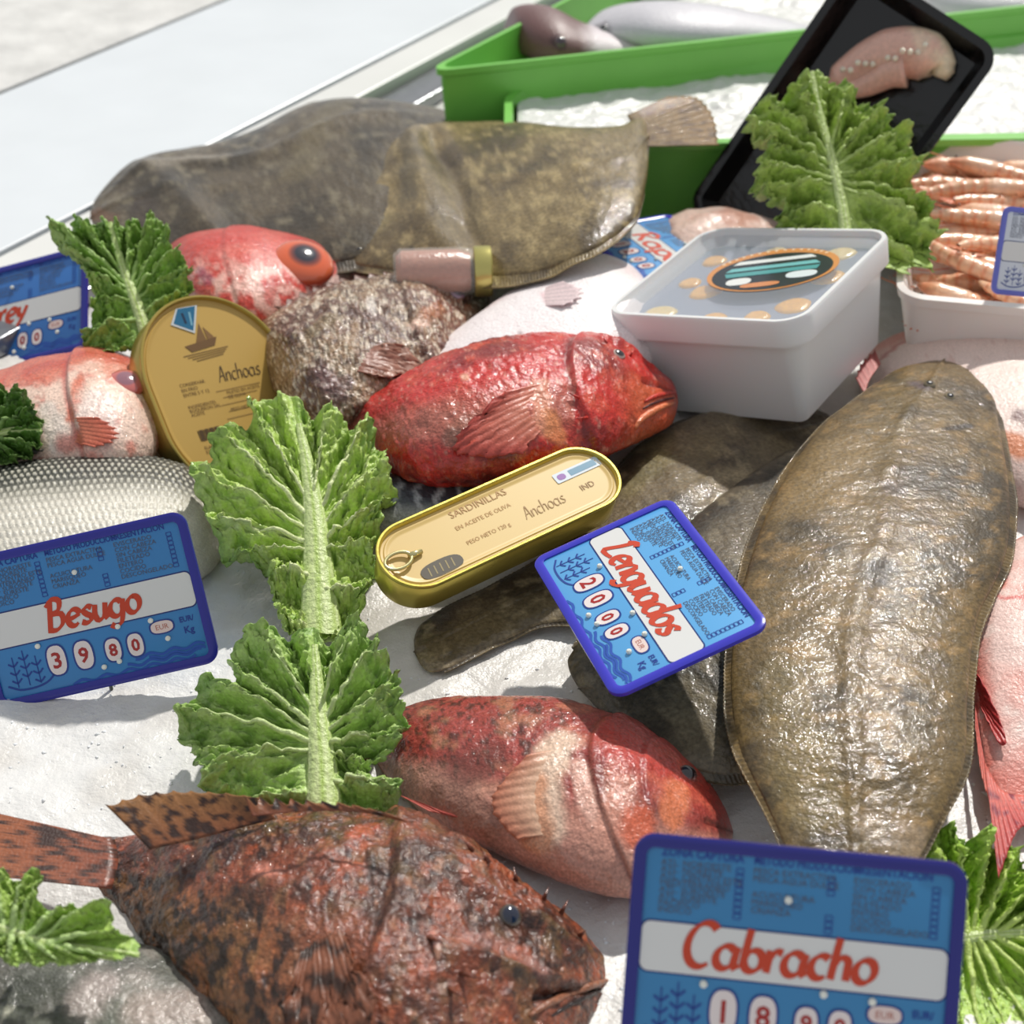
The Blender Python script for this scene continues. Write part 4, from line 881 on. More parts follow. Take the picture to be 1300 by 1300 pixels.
def ribbon(mb, P, z, w_, c, nib=None):
    P = np.asarray(P, float); T = np.gradient(P, axis=0); T /= (np.linalg.norm(T, axis=1)[:, None] + 1e-9); N_ = np.stack([-T[:, 1], T[:, 0]], 1)
    if nib is not None:
        nb_ = np.array([math.cos(nib), math.sin(nib)]); k = np.abs(N_ @ nb_); wd = w_ * (.42 + .58 * k)
    else: wd = np.full(len(P), w_)
    A = P + N_ * wd[:, None] / 2; B_ = P - N_ * wd[:, None] / 2; n = len(P)
    V = [(p[0], p[1], z) for p in A] + [(p[0], p[1], z) for p in B_]
    mb.add(V, [(i, i + 1, n + i + 1, n + i) for i in range(n - 1)], c)
def write(mb, word, x, y, xh, z, c, wpen=.24, slant=.18, width=None):
    tot = sum(GL[ch][1] for ch in word); sx = xh if width is None else width / tot
    cx = 0; nz = 0
    for ch in word:
        for st_ in GL[ch][0]:
            P = smooth2(st_, max(8, len(st_) * 3)); P = np.stack([x + (cx + P[:, 0]) * sx + slant * P[:, 1] * xh, y + P[:, 1] * xh], 1)
            ribbon(mb, P, z + nz * 2e-6, xh * wpen, c, nib=math.radians(35)); nz += 1
        cx += GL[ch][1]
def text_into(mb, txt, x, y, size, z, c, align='LEFT', rot=0, sx=1.0, lead=1.0, bold=0.0):
    cu = bpy.data.curves.new('t', 'FONT'); cu.body = txt; cu.size = size; cu.align_x = align; cu.resolution_u = 2; cu.space_line = lead; cu.offset = bold
    ob = bpy.data.objects.new('t', cu); COL.objects.link(ob); bpy.context.view_layer.update()
    me = bpy.data.meshes.new_from_object(ob.evaluated_get(bpy.context.evaluated_depsgraph_get()))
    cr, sr = math.cos(rot), math.sin(rot)
    V = [(x + (v.co.x * sx) * cr - v.co.y * sr, y + (v.co.x * sx) * sr + v.co.y * cr, z) for v in me.vertices]
    mb.add(V, [tuple(p.vertices) for p in me.polygons], c)
    bpy.data.objects.remove(ob); bpy.data.curves.remove(cu); bpy.data.meshes.remove(me)
def oval(cx, cy, rx, ry, n=24, sq=2.6):
    P = []
    for i in range(n):
        t = 2 * math.pi * i / n; c, s = math.cos(t), math.sin(t); P.append((cx + rx * abs(c) ** (2 / sq) * (1 if c > 0 else -1), cy + ry * abs(s) ** (2 / sq) * (1 if s > 0 else -1)))
    return P
SW, SH = .130, .0885
BLUE = (52, 122, 186); NAVY = (38, 40, 150); DKB = (30, 66, 150); WHT = (226, 226, 224); RED = (204, 66, 34); GRY = (84, 92, 112)
def sign(name, matrix, label, word, digits, wx=.26, ww=.48, blue=BLUE, navy=NAVY, stake=True, xh=.2, cat='sign'):
    t = thing('price_sign', None, label, cat, 'blue price signs', matrix=matrix)
    loft('plate', SW - .004, SH - .004, .0065, [(0, -.0016), (.0005, -.001), (.0005, -.0002), (0, 0)], M['flat'], t, blue)
    loft('border', SW, SH, .0085, [(-.0052, -.0002), (-.0052, .0009), (-.004, .0013), (-.0015, .0013), (0, .0006), (0, -.0016), (-.002, -.0019)], M['flat'], t, navy, caps=(False, False))
    X = lambda u: -SW / 2 + u * SW
    Y = lambda v: SH / 2 - v * SH
    mb = MB(); z = .00025
    # name strip with outline
    cx, cy, sw, sh = 0, Y(.50), SW * .915, SH * .222
    mb.poly([(cx + x, cy + y) for x, y in rrect(sw + .0016, sh + .0016, .004)], z - .0001, (24, 50, 120)); mb.poly([(cx + x, cy + y) for x, y in rrect(sw, sh, .0034)], z, WHT)
    mb.build('name_strip', M['flat'], t)
    # small print
    mb = MB(); H1 = (24, 58, 148)
    text_into(mb, 'ZONA CAPTURA', X(.085), Y(.092), .0046, z, H1, sx=.92, bold=.0001)
    text_into(mb, 'METODO PRODUCCION', X(.365), Y(.092), .0046, z, H1, sx=.80, bold=.0001)
    text_into(mb, 'PRESENTACION', X(.665), Y(.092), .0046, z, H1, sx=.92, bold=.0001)
    text_into(mb, 'ATL. NOROESTE\nATL. NORESTE\nATL. CENTRO ESTE\nMEDITERRANEO\nATL. SUROESTE\nATL. SURESTE\nPACIFICO\nINDICO', X(.085), Y(.135), .0036, z, GRY, sx=1.05, lead=.74)
    text_into(mb, 'PESCA EXTRACTIVA\nPESCA AGUA DULCE\n\nACUICULTURA\nMARISQUEO\nCRIANZA', X(.365), Y(.135), .0036, z, GRY, sx=1.0, lead=.86)
    text_into(mb, 'EVISCERADO\nCON CABEZA\nSIN CABEZA\nFILETEADO\nENTERO\nCOCIDO\nDESCONGELADO', X(.665), Y(.135), .0036, z, GRY, sx=1.05, lead=.86)
    for bx, v0, nn in ((.325, .13, 8), (.60, .13, 3), (.60, .30, 3), (.91, .13, 8)):
        for i in range(nn):
            x, y = X(bx), Y(v0 + i * .029)
            ribbon(mb, [(x - .0014, y + .001), (x + .0014, y + .001)], z, .00035, H1); ribbon(mb, [(x - .0014, y - .001), (x + .0014, y - .001)], z, .00035, H1)
            ribbon(mb, [(x - .0014, y - .001), (x - .0014, y + .001)], z, .00035, H1); ribbon(mb, [(x + .0014, y - .001), (x + .0014, y + .001)], z, .00035, H1)
    text_into(mb, 'EUR/', X(.865), Y(.70), .0044, z, H1, sx=.9, bold=.0001); text_into(mb, 'Kg', X(.875), Y(.775), .0055, z, H1, bold=.0001)
    tag(mb.build('small_print', M['paint'], t), kind='stuff')
    # sailing ship and waves
    mb = MB()
    ribbon(mb, smooth2([(X(.07), Y(.86)), (X(.13), Y(.90)), (X(.24), Y(.885)), (X(.31), Y(.80))], 16), z, .0011, DKB)
    for mx, top in ((.115, .68), (.165, .65), (.215, .70)):
        ribbon(mb, [(X(mx), Y(.88)), (X(mx), Y(top))], z, .0006, DKB)
        for j in range(3):
            yy = top + .04 + j * .055; ribbon(mb, smooth2([(X(mx - .022), Y(yy)), (X(mx), Y(yy + .02)), (X(mx + .022), Y(yy - .005))], 8), z, .0010, DKB)
    for yy, x0, x1 in ((.86, .64, .95), (.90, .60, .93), (.93, .35, .9), (.885, .70, .95)):
        xs = np.linspace(x0, x1, 30); ribbon(mb, [(X(a), Y(yy + .012 * math.sin(a * 60))) for a in xs], z, .0016, (34, 84, 176))
    mb.build('ship_drawing', M['paint'], t)
    # price digits
    for i, (dx, r1, r2, dz) in enumerate(((.305, .0052, .0084, .76), (.425, .0052, .0080, .765), (.555, .0044, .0064, .775), (.655, .0044, .0064, .775))):
        mb = MB(); mb.poly(oval(X(dx), Y(dz), r1 + .0010, r2 + .0010), z, (30, 60, 140)); mb.poly(oval(X(dx), Y(dz), r1, r2), z + .0001, (236, 224, 222))
        text_into(mb, digits[i], X(dx), Y(dz) - r2 * .52, r2 * 1.5, z + .0002, (170, 40, 36), align='CENTER', bold=.0003); mb.build('digit', M['flat'], t)
    mb = MB(); mb.poly(oval(X(.785), Y(.70), .0074, .0042), z, (30, 60, 140)); mb.poly(oval(X(.785), Y(.70), .0064, .0034), z + .0001, (236, 214, 208))
    text_into(mb, 'EUR', X(.785), Y(.70) - .0014, .0042, z + .0002, (190, 110, 90), align='CENTER'); mb.build('unit_tag', M['flat'], t)
    # brush lettering
    mb = MB(); write(mb, word, X(wx), Y(.568), SH * xh * .62, .0005, RED, width=SW * ww, wpen=.40); mb.build('lettering', M['paint'], t)
    # white pins
    for (a, b) in ((.475, .235), (.24, .645), (.60, .635), (.745, .645), (.80, .78), (.50, .87), (.57, .855)):
        mb = MB(); n = 12; V = []
        for zz_, rr in ((0, .0015), (.0012, .0015), (.0019, .0008)):
            V += [(X(a) + rr * math.cos(2 * math.pi * i / n), Y(b) + rr * math.sin(2 * math.pi * i / n), zz_ + .0003) for i in range(n)]
        Fc = [(k * n + i, k * n + (i + 1) % n, (k + 1) * n + (i + 1) % n, (k + 1) * n + i) for k in range(2) for i in range(n)] + [tuple(2 * n + i for i in range(n))]
        mb.add(V, Fc, (240, 242, 232)); mb.build('pin', M['flat'], t, smooth=False)
    if stake:
        mw = matrix; bl = mw @ Vector((0, -SH / 2 + .01, -.0025)); gz = 0.0
        dn = (mw @ Vector((0, -SH / 2 - .03, -.0025))) - bl; dn = dn.normalized()
        top = np.array(bl); end = np.array([bl.x + dn.x * .02, bl.y + dn.y * .02, min(bl.z - .03, -.004)])
        tube([top, end], [.0011, .0011], 'stake', M['wire'], t, (120, 120, 118))
    return t
mc = rect_pose(SW, SH, [(808,1056),(1229,1098),(1212,1384),(783,1338)], 50, 0)
sign('price_sign', mc, 'largest price sign, lettered Cabracho, standing at the bottom right', 'Cabracho', '1890', wx=.165, ww=.585, navy=(34,36,128), blue=(56,132,186), xh=.162)
mb_ = rect_pose(SW, SH, [(-52,706),(232,651),(281,836),(-1,908)], 50, 10)
sign('price_sign', mb_, 'price sign lettered Besugo, cut off by the left edge, on the ice', 'Besugo', '3980', wx=.30, ww=.42, blue=(56,132,196), xh=.165)
ml = rect_pose(SW, SH, [(855,630),(976,795),(782,887),(670,713)], 10, -50)
sign('price_sign', ml, 'price sign lettered Lenguados, lying on the brown flatfish beside the tin', 'Lenguados', '2000', wx=.14, ww=.66, stake=False, blue=(96,170,226), navy=(58,56,190), xh=.18)
mv = rect_pose(SW, SH, [(-66,351),(112,316),(109,437),(-70,492)], 50, 10)
sign('price_sign', mv, 'price sign at the upper left edge, lettered Virrey, before a lettuce leaf', 'Virrey', '2800', wx=.20, ww=.38, blue=(56,120,196), navy=(40,44,150), xh=.2)
mm_ = rect_pose(SW, SH, [(852,275),(955,343),(828,375),(728,290)], 10, -50)
sign('price_sign', mm_, 'price sign lying flat between the olive flatfish and the white tub', 'Rape', '1200', wx=.2, ww=.5, stake=False, blue=(110,170,226), navy=(70,72,200), xh=.18) if False else None
GL['p'] = ([[(.1, 1), (.1, -.7)], arc(.48, .5, .38, .5, 170, -170)], 1.0)
GL['R'] = ([[(.15, 1.85), (.12, 0)], [(-.05, 1.6), (.4, 1.9), (.8, 1.5), (.2, .95)], [(.2, .95), (.9, 0)]], 1.1)
sign('price_sign', mm_, 'price sign lying flat between the olive flatfish and the white tub', 'Rape', '1200', wx=.2, ww=.5, stake=False, blue=(110,170,226), navy=(70,72,200), xh=.18)
ms = rect_pose(SW * .70, SH * .70, [(1276,262),(1424,276),(1408,388),(1256,372)], 50, 0) @ Matrix.Scale(.70, 4)
GL['G'] = ([arc(.75, .95, .65, .98, 48, 330), [(1.3, .55), (.85, .6)]], 1.45); GL['m'] = ([[(.1, 1), (.1, 0)], [(.1, .6), (.35, 1), (.55, .8), (.58, 0)], [(.58, .6), (.85, 1), (1.05, .8), (1.1, 0)]], 1.35)
sign('price_sign', ms, 'pale price sign at the right edge, stuck in the shrimp tray', 'Gamba', '1500', wx=.3, ww=.5, blue=(222,228,238), navy=(110,116,206), xh=.16)
for nm, mx in (('cab', mc), ('bes', mb_), ('len', ml), ('vir', mv), ('mid', mm_), ('shr', ms)): print('sign', nm, [round(v, 3) for v in mx.translation], [round(v, 2) for v in (mx.to_3x3() @ Vector((0, 0, 1)))])

# ------------------------------------------------------------------ tins
def tin(matrix, Lx, Wy, ht, label, gold, lidc, prints, cat='tin'):
    t = thing('fish_tin', None, label, cat, 'golden fish tins', matrix=matrix); r = min(Lx, Wy) / 2 - .0005
    r = min(r, .5 * Wy)
    loft('can', Lx, Wy, r, [(-.003, -ht), (-.001, -ht + .001), (0, -ht + .003), (0, -.004), (-.0006, -.003), (-.0006, -.0022), (.0008, -.0012), (.001, .0), (.0004, .0009), (-.0008, .0009), (-.0016, 0), (-.0020, -.0022)], M['gold'], t, gold, n=18, caps=(True, False))
    loft('lid', Lx, Wy, r, [(-.0019, -.0021), (-.0035, -.0023), (-.0042, -.0016), (-.0052, -.0016), (-.006, -.0020), (-.0075, -.0020)], M['lid'], t, lidc, n=18, caps=(False, True))
    prints(t, -.0017)
    return t
BRN = (92, 66, 30)
def prints1(t, z):
    mb = MB(); write(mb, 'Anchoas', -.002, .010, .0062, z, (70, 52, 26), width=.036, wpen=.16)
    mb.build('lettering', M['paint'], t)
    mb = MB()
    for i in range(5): ribbon(mb, [(-.008 + .004 * (i % 2), .004 - i * .0052), (.030 - .005 * (i % 3), .004 - i * .0052)], z, .0005, (150, 120, 66))
    text_into(mb, 'FILETES EN ACEITE\nDE OLIVA', .0, .0005, .0034, z, (110, 84, 44)); text_into(mb, 'PESO NETO 500 g', -.002, -.012, .0034, z, (110, 84, 44))
    text_into(mb, 'CONSERVAR\nEN FRIO\nENTRE 5 Y 12', -.034, .012, .0036, z, (104, 78, 38)); text_into(mb, 'INGREDIENTES\nBOQUERON SAL\nACEITE', -.034, -.004, .0034, z, (110, 84, 44), lead=.85)
    for i in range(13): ribbon(mb, [(-.034 + i * .0014, -.020), (-.034 + i * .0014, -.028)], z, .0006 + .0004 * (i % 3), (80, 58, 28))
    text_into(mb, 'ELABORADO EN\nESPAÑA', -.034, -.034, .0032, z, (110, 84, 44)); tag(mb.build('small_print', M['paint'], t), kind='stuff')
    mb = MB()                                                     # ship motif
    mb.poly([(-.018, .040), (.010, .043), (.006, .037), (-.014, .035)], z, (108, 76, 34)); mb.poly([(-.008, .041), (.001, .042), (.0, .055)], z + .00002, (120, 86, 42)); mb.poly([(.002, .042), (.008, .043), (.002, .052)], z + .00002, (130, 94, 48))
    for i in range(4): ribbon(mb, [(-.022 + i * .003, .033 - i * .0016), (.016 - i * .002, .0345 - i * .0016)], z, .0006, (120, 90, 44))
    mb.build('ship_drawing', M['paint'], t)
    mb = MB(); mb.poly([(-.013, .068), (-.022, .057), (-.006, .048), (.0045, .068)], z + .0002, (198, 204, 206)); mb.poly([(-.012, .0675), (-.0195, .0575), (-.0065, .0500), (.0025, .0675)], z + .0003, (36, 104, 140))
    ribbon(mb, [(-.010, .064), (-.010, .056)], z + .0004, .002, (28, 50, 76)); ribbon(mb, [(-.004, .064), (-.006, .054)], z + .0004, .0016, (120, 170, 190)); mb.build('sticker', M['flat'], t)
# upright tin: long side vertical in the picture
TW, TL = .118, .148
m1 = rect_pose(TW, TL, [(148,392),(326,364),(425,600),(250,650)], 30, 40)
print('tin1', m1.translation)
tin(m1, TW, TL, .022, 'upright golden tin lettered Anchoas, leaning behind the lettuce', (196, 172, 92), (196, 160, 84), prints1)
def prints2(t, z):
    L2 = .178
    mb = MB(); mb.poly([(x + .062, y + .008) for x, y in rrect(.034, .0075, .001)], z + .0001, (206, 216, 224)); mb.poly([(x + .066, y + .008) for x, y in rrect(.020, .0045, .0005)], z + .0002, (70, 130, 160))
    mb.poly(oval(.050, .008, .003, .0022), z + .0002, (130, 70, 160)); mb.build('sticker', M['flat'], t)
    mb = MB(); mb.poly(oval(-.052, -.014, .014, .0055), z + .0001, (64, 54, 34)); 
    for i in range(5): ribbon(mb, [(-.061 + i * .004, -.017), (-.060 + i * .004, -.011)], z + .0002, .0008, (150, 132, 80))
    mb.build('dark_oval_print', M['paint'], t)
    mb = MB()
    text_into(mb, 'SARDINILLAS', -.028, .013, .0070, z, (176, 128, 60)); text_into(mb, 'EN ACEITE DE OLIVA', -.030, .004, .0042, z, (186, 140, 72))
    write(mb, 'Anchoas', .012, -.009, .0050, z, (160, 118, 56), width=.030, wpen=.14, slant=.15); text_into(mb, 'PESO NETO 120 g', -.030, -.008, .004, z, (180, 134, 66))
    text_into(mb, 'IND', .055, -.007, .006, z, (150, 108, 52)); tag(mb.build('small_print', M['paint'], t), kind='stuff')
    # ring pull
    ringp = [(-.073 + .0085 * math.cos(a), .0005 + .0055 * math.sin(a), z + .0022) for a in np.linspace(0, 2 * math.pi, 25)]
    mwp = np.array(t.matrix_world); q = np.array(ringp) @ mwp[:3, :3].T + mwp[:3, 3]
    tube(q, [.0011] * 25, 'ring_pull', M['gold'], t, (214, 204, 150)); q2 = np.array([(-.0655, .0005, z + .0018), (-.057, .0005, z + .0012)]) @ mwp[:3, :3].T + mwp[:3, 3]
    tube(q2, [.0022, .0016], 'ring_tab', M['gold'], t, (214, 204, 150))
T2W, T2L = .048, .180
c1 = G([(487,722)], .052)[0]; c2 = G([(777,590)], .058)[0]; ax = c2 - c1
ct = (c1 + c2) / 2; xa = Vector(ax).normalized(); L2 = float(np.linalg.norm(ax)); up = Vector((.06, -.34, 1)).normalized(); ya = up.cross(xa).normalized(); up = xa.cross(ya)
m2 = Matrix(((xa.x, ya.x, up.x, ct[0]), (xa.y, ya.y, up.y, ct[1]), (xa.z, ya.z, up.z, ct[2]), (0, 0, 0, 1)))
print('tin2 L', L2)
tin(m2, L2, T2W, .024, 'long golden oval tin with a ring pull, slanting across the brown flatfish tail', (196, 180, 88), (216, 184, 112), prints2)

# ------------------------------------------------------------------ white tub with film lid
zt = .098
tnb = np.array([math.sin(math.radians(-13)), -math.sin(math.radians(-7)) * math.cos(math.radians(13)), math.cos(math.radians(-7)) * math.cos(math.radians(13))])
o_t = G([(1010, 411)], .112)[0]; fl_, fr_, br_ = GP([(755,398),(1010,411),(1145,290)], o_t, tnb)
ex = fr_ - fl_; ey = br_ - fr_; wx_ = np.linalg.norm(ex); wy_ = np.linalg.norm(ey)
ang = math.degrees(math.atan2(ex[1], ex[0])); cen = fl_ + ex / 2 + ey / 2
e1 = ex / wx_; e2 = np.cross(tnb, e1); print('tub', wx_, wy_, ang, np.degrees(np.arctan2(ey[1], ey[0])))
# shear-free rectangle of the mean directions
a2 = math.degrees(math.atan2(ey[1], ey[0])) - 90; angm = (ang + a2) / 2; angm = ang * .5 + a2 * .5
tub = thing('seafood_tub', None, 'white rectangular plastic tub of seafood under clear film with a round label', 'tub', matrix=Matrix([[e1[i], e2[i], tnb[i], (cen - tnb * .098)[i]] for i in range(3)] + [[0, 0, 0, 1]]))
WX, WY = wx_, wy_; r0 = .022; b0 = .016
loft('shell', WX, WY, r0, [(-.016, b0), (-.0155, b0 + .002), (-.0075, .076), (-.004, .0765), (-.004, .0785), (-.0015, .079), (-.0005, .096), (-.0015, .098), (-.0045, .098), (-.0055, .092), (-.0085, .088), (-.017, b0 + .004)], M['plastic'], tub, (232, 232, 232), n=10)
loft('brine', WX - .018, WY - .018, .014, [(0, .0855), (-.001, .0865)], M['brine'], tub, (150, 156, 172))
for i, (x, y, r_) in enumerate(((-.046, -.052, .013), (-.030, -.014, .0125), (.0, -.057, .011), (-.016, .02, .010), (.048, -.030, .013), (.050, .018, .013), (.042, .058, .012), (-.052, .040, .010), (.030, -.050, .010), (-.01, .058, .010), (-.05, .0, .009))):
    mbx = MB(); V = []; n = 18
    for k_ in range(6):
        rr = r_ * math.cos(k_ / 5 * 1.45); hh = .0855 + .004 * math.sin(k_ / 5 * 1.5) - (.0012 if k_ >= 4 else 0)
        V += [(x + rr * math.cos(2*math.pi*j/n) * (1 + .08 * math.sin(3*2*math.pi*j/n + i)), y + rr * math.sin(2*math.pi*j/n), hh) for j in range(n)]
    Fc = [(k_*n+j, k_*n+(j+1) % n, (k_+1)*n+(j+1) % n, (k_+1)*n+j) for k_ in range(5) for j in range(n)] + [tuple(5*n+j for j in range(n))]
    mbx.add(V, Fc, (250, 186, 74) if i % 3 else (244, 214, 140)); so = mbx.build('scallop_meat', M['flesh'], tub, smooth=True)
    so.parent = None; so.matrix_world = tub.matrix_world; tag(so, None, 'seafood', 'orange seafood pieces in the tub'); so['label'] = 'round orange piece of seafood floating in the white tub'
loft('film', WX - .008, WY - .008, .018, [(0, .0935), (-.001, .0938)], M['film'], tub, (225, 232, 240))
mb = MB(); lc = (.012, .012); z = .0942
def rotp(P, a, c): ca, sa = math.cos(a), math.sin(a); return [(c[0] + x * ca - y * sa, c[1] + x * sa + y * ca) for x, y in P]
la = math.radians(20)
mb.poly(rotp(oval(0, 0, .047, .037, 40, 2.0), la, lc), z, (216, 148, 86)); mb.poly(rotp(oval(0, -.003, .043, .032, 40, 2.0), la, lc), z + .0002, (38, 46, 54))
mb.poly(rotp([(-.030, .008), (.030, .008), (.034, .002), (-.034, .002)], la, lc), z + .0004, (120, 190, 190)); mb.poly(rotp([(-.034, -.001), (.034, -.001), (.032, -.008), (-.032, -.008)], la, lc), z + .0004, (84, 160, 160))
mb.poly(rotp(oval(-.022, -.017, .009, .006), la, lc), z + .0004, (232, 234, 230)); mb.poly(rotp(oval(.022, -.015, .011, .006), la, lc), z + .0004, (222, 232, 232)); mb.poly(rotp(oval(-.006, -.026, .014, .004), la, lc), z + .0004, (214, 140, 90))
for i in range(15):
    a = math.radians(35 + i * 8); mb.poly(rotp(rotp([(-.0012, -.001), (.0012, -.001), (.0012, .0012), (-.0012, .0012)], a, (.0445 * math.cos(a), .0345 * math.sin(a))), la, lc), z + .0003, (250, 220, 180))
mb.poly(rotp([(-.026, .020), (.026, .020), (.030, .014), (-.030, .014)], la, lc), z + .0004, (228, 232, 228))
mb.build('label', M['flat'], tub)

# ------------------------------------------------------------------ black tray with octopus
TX, TY = .165, .265
_T, _R = math.radians(60), math.radians(-24); tn = np.array([math.sin(_R), -math.sin(_T) * math.cos(_R), math.cos(_T) * math.cos(_R)])
BLc = GY([(870, 262)], yB - .02)[0]; e1_ = GP([(1048, 0)], BLc, tn)[0] - BLc; e1_ /= np.linalg.norm(e1_); e2_ = np.cross(e1_, tn); TRc = GP([(1274, 66)], BLc, tn)[0]
TX = (TRc - BLc) @ e2_; TY = (TRc - BLc) @ e1_; cc__ = (TRc + BLc) / 2
mt_ = Matrix([[e2_[i], e1_[i], tn[i], cc__[i]] for i in range(3)] + [[0, 0, 0, 1]])
print('tray', mt_.translation, mt_.to_3x3() @ Vector((0, 0, 1)))
tr = thing('black_tray', None, 'black plastic tray propped up behind the lettuce, holding a pale octopus arm', 'tray', matrix=mt_)
loft('tray', TX, TY, .018, [(-.016, -.022), (-.014, -.022), (-.004, -.002), (0, -.001), (0, 0), (-.002, .0005), (-.007, -.001), (-.017, -.019)], M['black'], tr, (12, 12, 12))
mt_w = np.array(mt_); to = mt_w[:3, 3]; tn = mt_w[:3, 2]
def onTray(p, h): return GP([p], to + tn * h, tn)[0]
octo = thing('octopus_piece', onTray((1130, 90), -.012), 'pale pink octopus or squid piece on the black tray', 'seafood')
def ocol(V): 
    n = fbm(V, 60, 300); return mix(np.tile(lin((226, 178, 160)), (len(V), 1)), lin((236, 218, 186)), ss(V[:, 0] + (n - .5) * .06, onTray((1150,70),0)[0], onTray((1190,60),0)[0]))
pts = spline([(1052,112),(1080,92),(1110,76),(1150,66),(1180,72),(1196,86),(1192,98)], 40); W = np.array([onTray(p, -.008) for p in pts]); rad = np.interp(np.linspace(0, 1, 40), [0, .1, .5, .8, 1], [.004, .014, .022, .020, .006])
W = W - tn * .004; tube(W, rad, 'body', M['flesh'], octo, (220,170,150), n=24, colf=ocol)
pts = spline([(1065,118),(1100,108),(1130,92),(1150,88)], 20); W = np.array([onTray(p, -.004) for p in pts]); tube(W, np.linspace(.006, .015, 20), 'arm', M['flesh'], octo, (214,156,140), n=16, colf=ocol)
for i in range(12):  # row of pale bumps standing in for glare spots above the octopus
    p = (1070 + i * 9.5, 88 - i * 2.5 + 4 * math.sin(i * 2.1)); q = onTray(p, .010 + .003 * math.sin(i)); e = tube([q - tn * .003, q, q + tn * .0015], [.0022, .0026, .0008], 'glare_bump', M['flesh'], octo, (238,226,206), n=8)
film_o = loft('cling_film', TX - .01, TY - .01, .014, [(0, .0006), (-.001, .0009)], M['film'], tr, (225, 232, 240)) if False else None

# ------------------------------------------------------------------ shrimp tray
zr = .075
tl = G([(1138,168)], zr)[0]; tr2 = G([(1300,180)], zr)[0]; bl = G([(1146,378)], zr)[0]
dx_ = tr2 - tl; ang = math.degrees(math.atan2(dx_[1], dx_[0])); 
SX = .34; SY = abs(tl[1] - bl[1]) + .004; dirx = np.array([math.cos(math.radians(ang)), math.sin(math.radians(ang)), 0]); diry = np.array([-dirx[1], dirx[0], 0])
cst = tl + dirx * (SX / 2) - diry * (SY / 2); print('shrimp', SX, SY, ang)
st_ = thing('shrimp_tray', None, 'shallow white tray of shrimps at the right edge behind the pink fish', 'tray', matrix=zrot(cst[0], cst[1], 0, ang))
loft('tray', SX, SY, .02, [(-.014, .028), (-.012, .028), (-.002, .068), (.0, .068), (.0015, .075), (-.003, .0765), (-.006, .074), (-.018, .034)], M['plastic'], st_, (242, 234, 228))
def shrimp_mesh():
    K = 44; s = np.linspace(0, 1, K); ang_ = s * 2.0; L = .105
    x = L * (np.sin(ang_) / 2.0); y = -L * (1 - np.cos(ang_)) / 2.4
    P = np.stack([x, y, 0 * x], 1); P[:, 0] = -.5 * L * .9 + np.cumsum(np.concatenate([[0], np.full(K - 1, L / K)]) * np.cos(np.concatenate([[0], s[1:] ** 2 * .9]))); P[:, 1] = -np.cumsum(np.concatenate([[0], np.full(K - 1, L / K)]) * np.sin(s ** 2 * .9))
    seg = .5 + .5 * np.cos(np.clip((s - .38) / .55, 0, 1) * 6 * 2 * np.pi)
    R = np.interp(s, [0, .04, .15, .36, .6, .9, 1], [.001, .004, .0092, .0100, .0084, .0046, .002]) * (1 - .10 * seg * (s > .38))
    ph = np.linspace(0, 2 * np.pi, 14, endpoint=False); T = np.gradient(P, axis=0); T /= np.linalg.norm(T, axis=1)[:, None]; A = np.stack([-T[:, 1], T[:, 0], 0 * T[:, 0]], 1)
    X = P[:, None] + A[:, None] * (np.cos(ph)[None] * R[:, None] * 1.0)[..., None] + np.array([0, 0, 1]) * (np.sin(ph)[None] * R[:, None] * .8)[..., None]
    c = mix(np.tile(lin((244, 196, 160)), (K, 14, 1)), lin((222, 124, 78)), np.tile((ss(1 - seg, .6, 1) * (s > .36))[:, None], (1, 14)) * .7)
    c = mix(c, lin((248, 214, 190)), np.tile(ss(s, .2, .3) * (1 - ss(s, .34, .4)), (14, 1)).T * .6); c = mix(c, lin((222, 120, 76)), np.tile(1 - ss(s, .05, .2), (14, 1)).T * .6)
    return X.reshape(-1, 3), grid_faces(K, 14, True), c.reshape(-1, 3), P
proto = None; Xs, Fs, Cs, Ps = shrimp_mesh()
random.seed(5); first = []
SHL = []
mw = np.array(st_.matrix_world)
cnt = 0
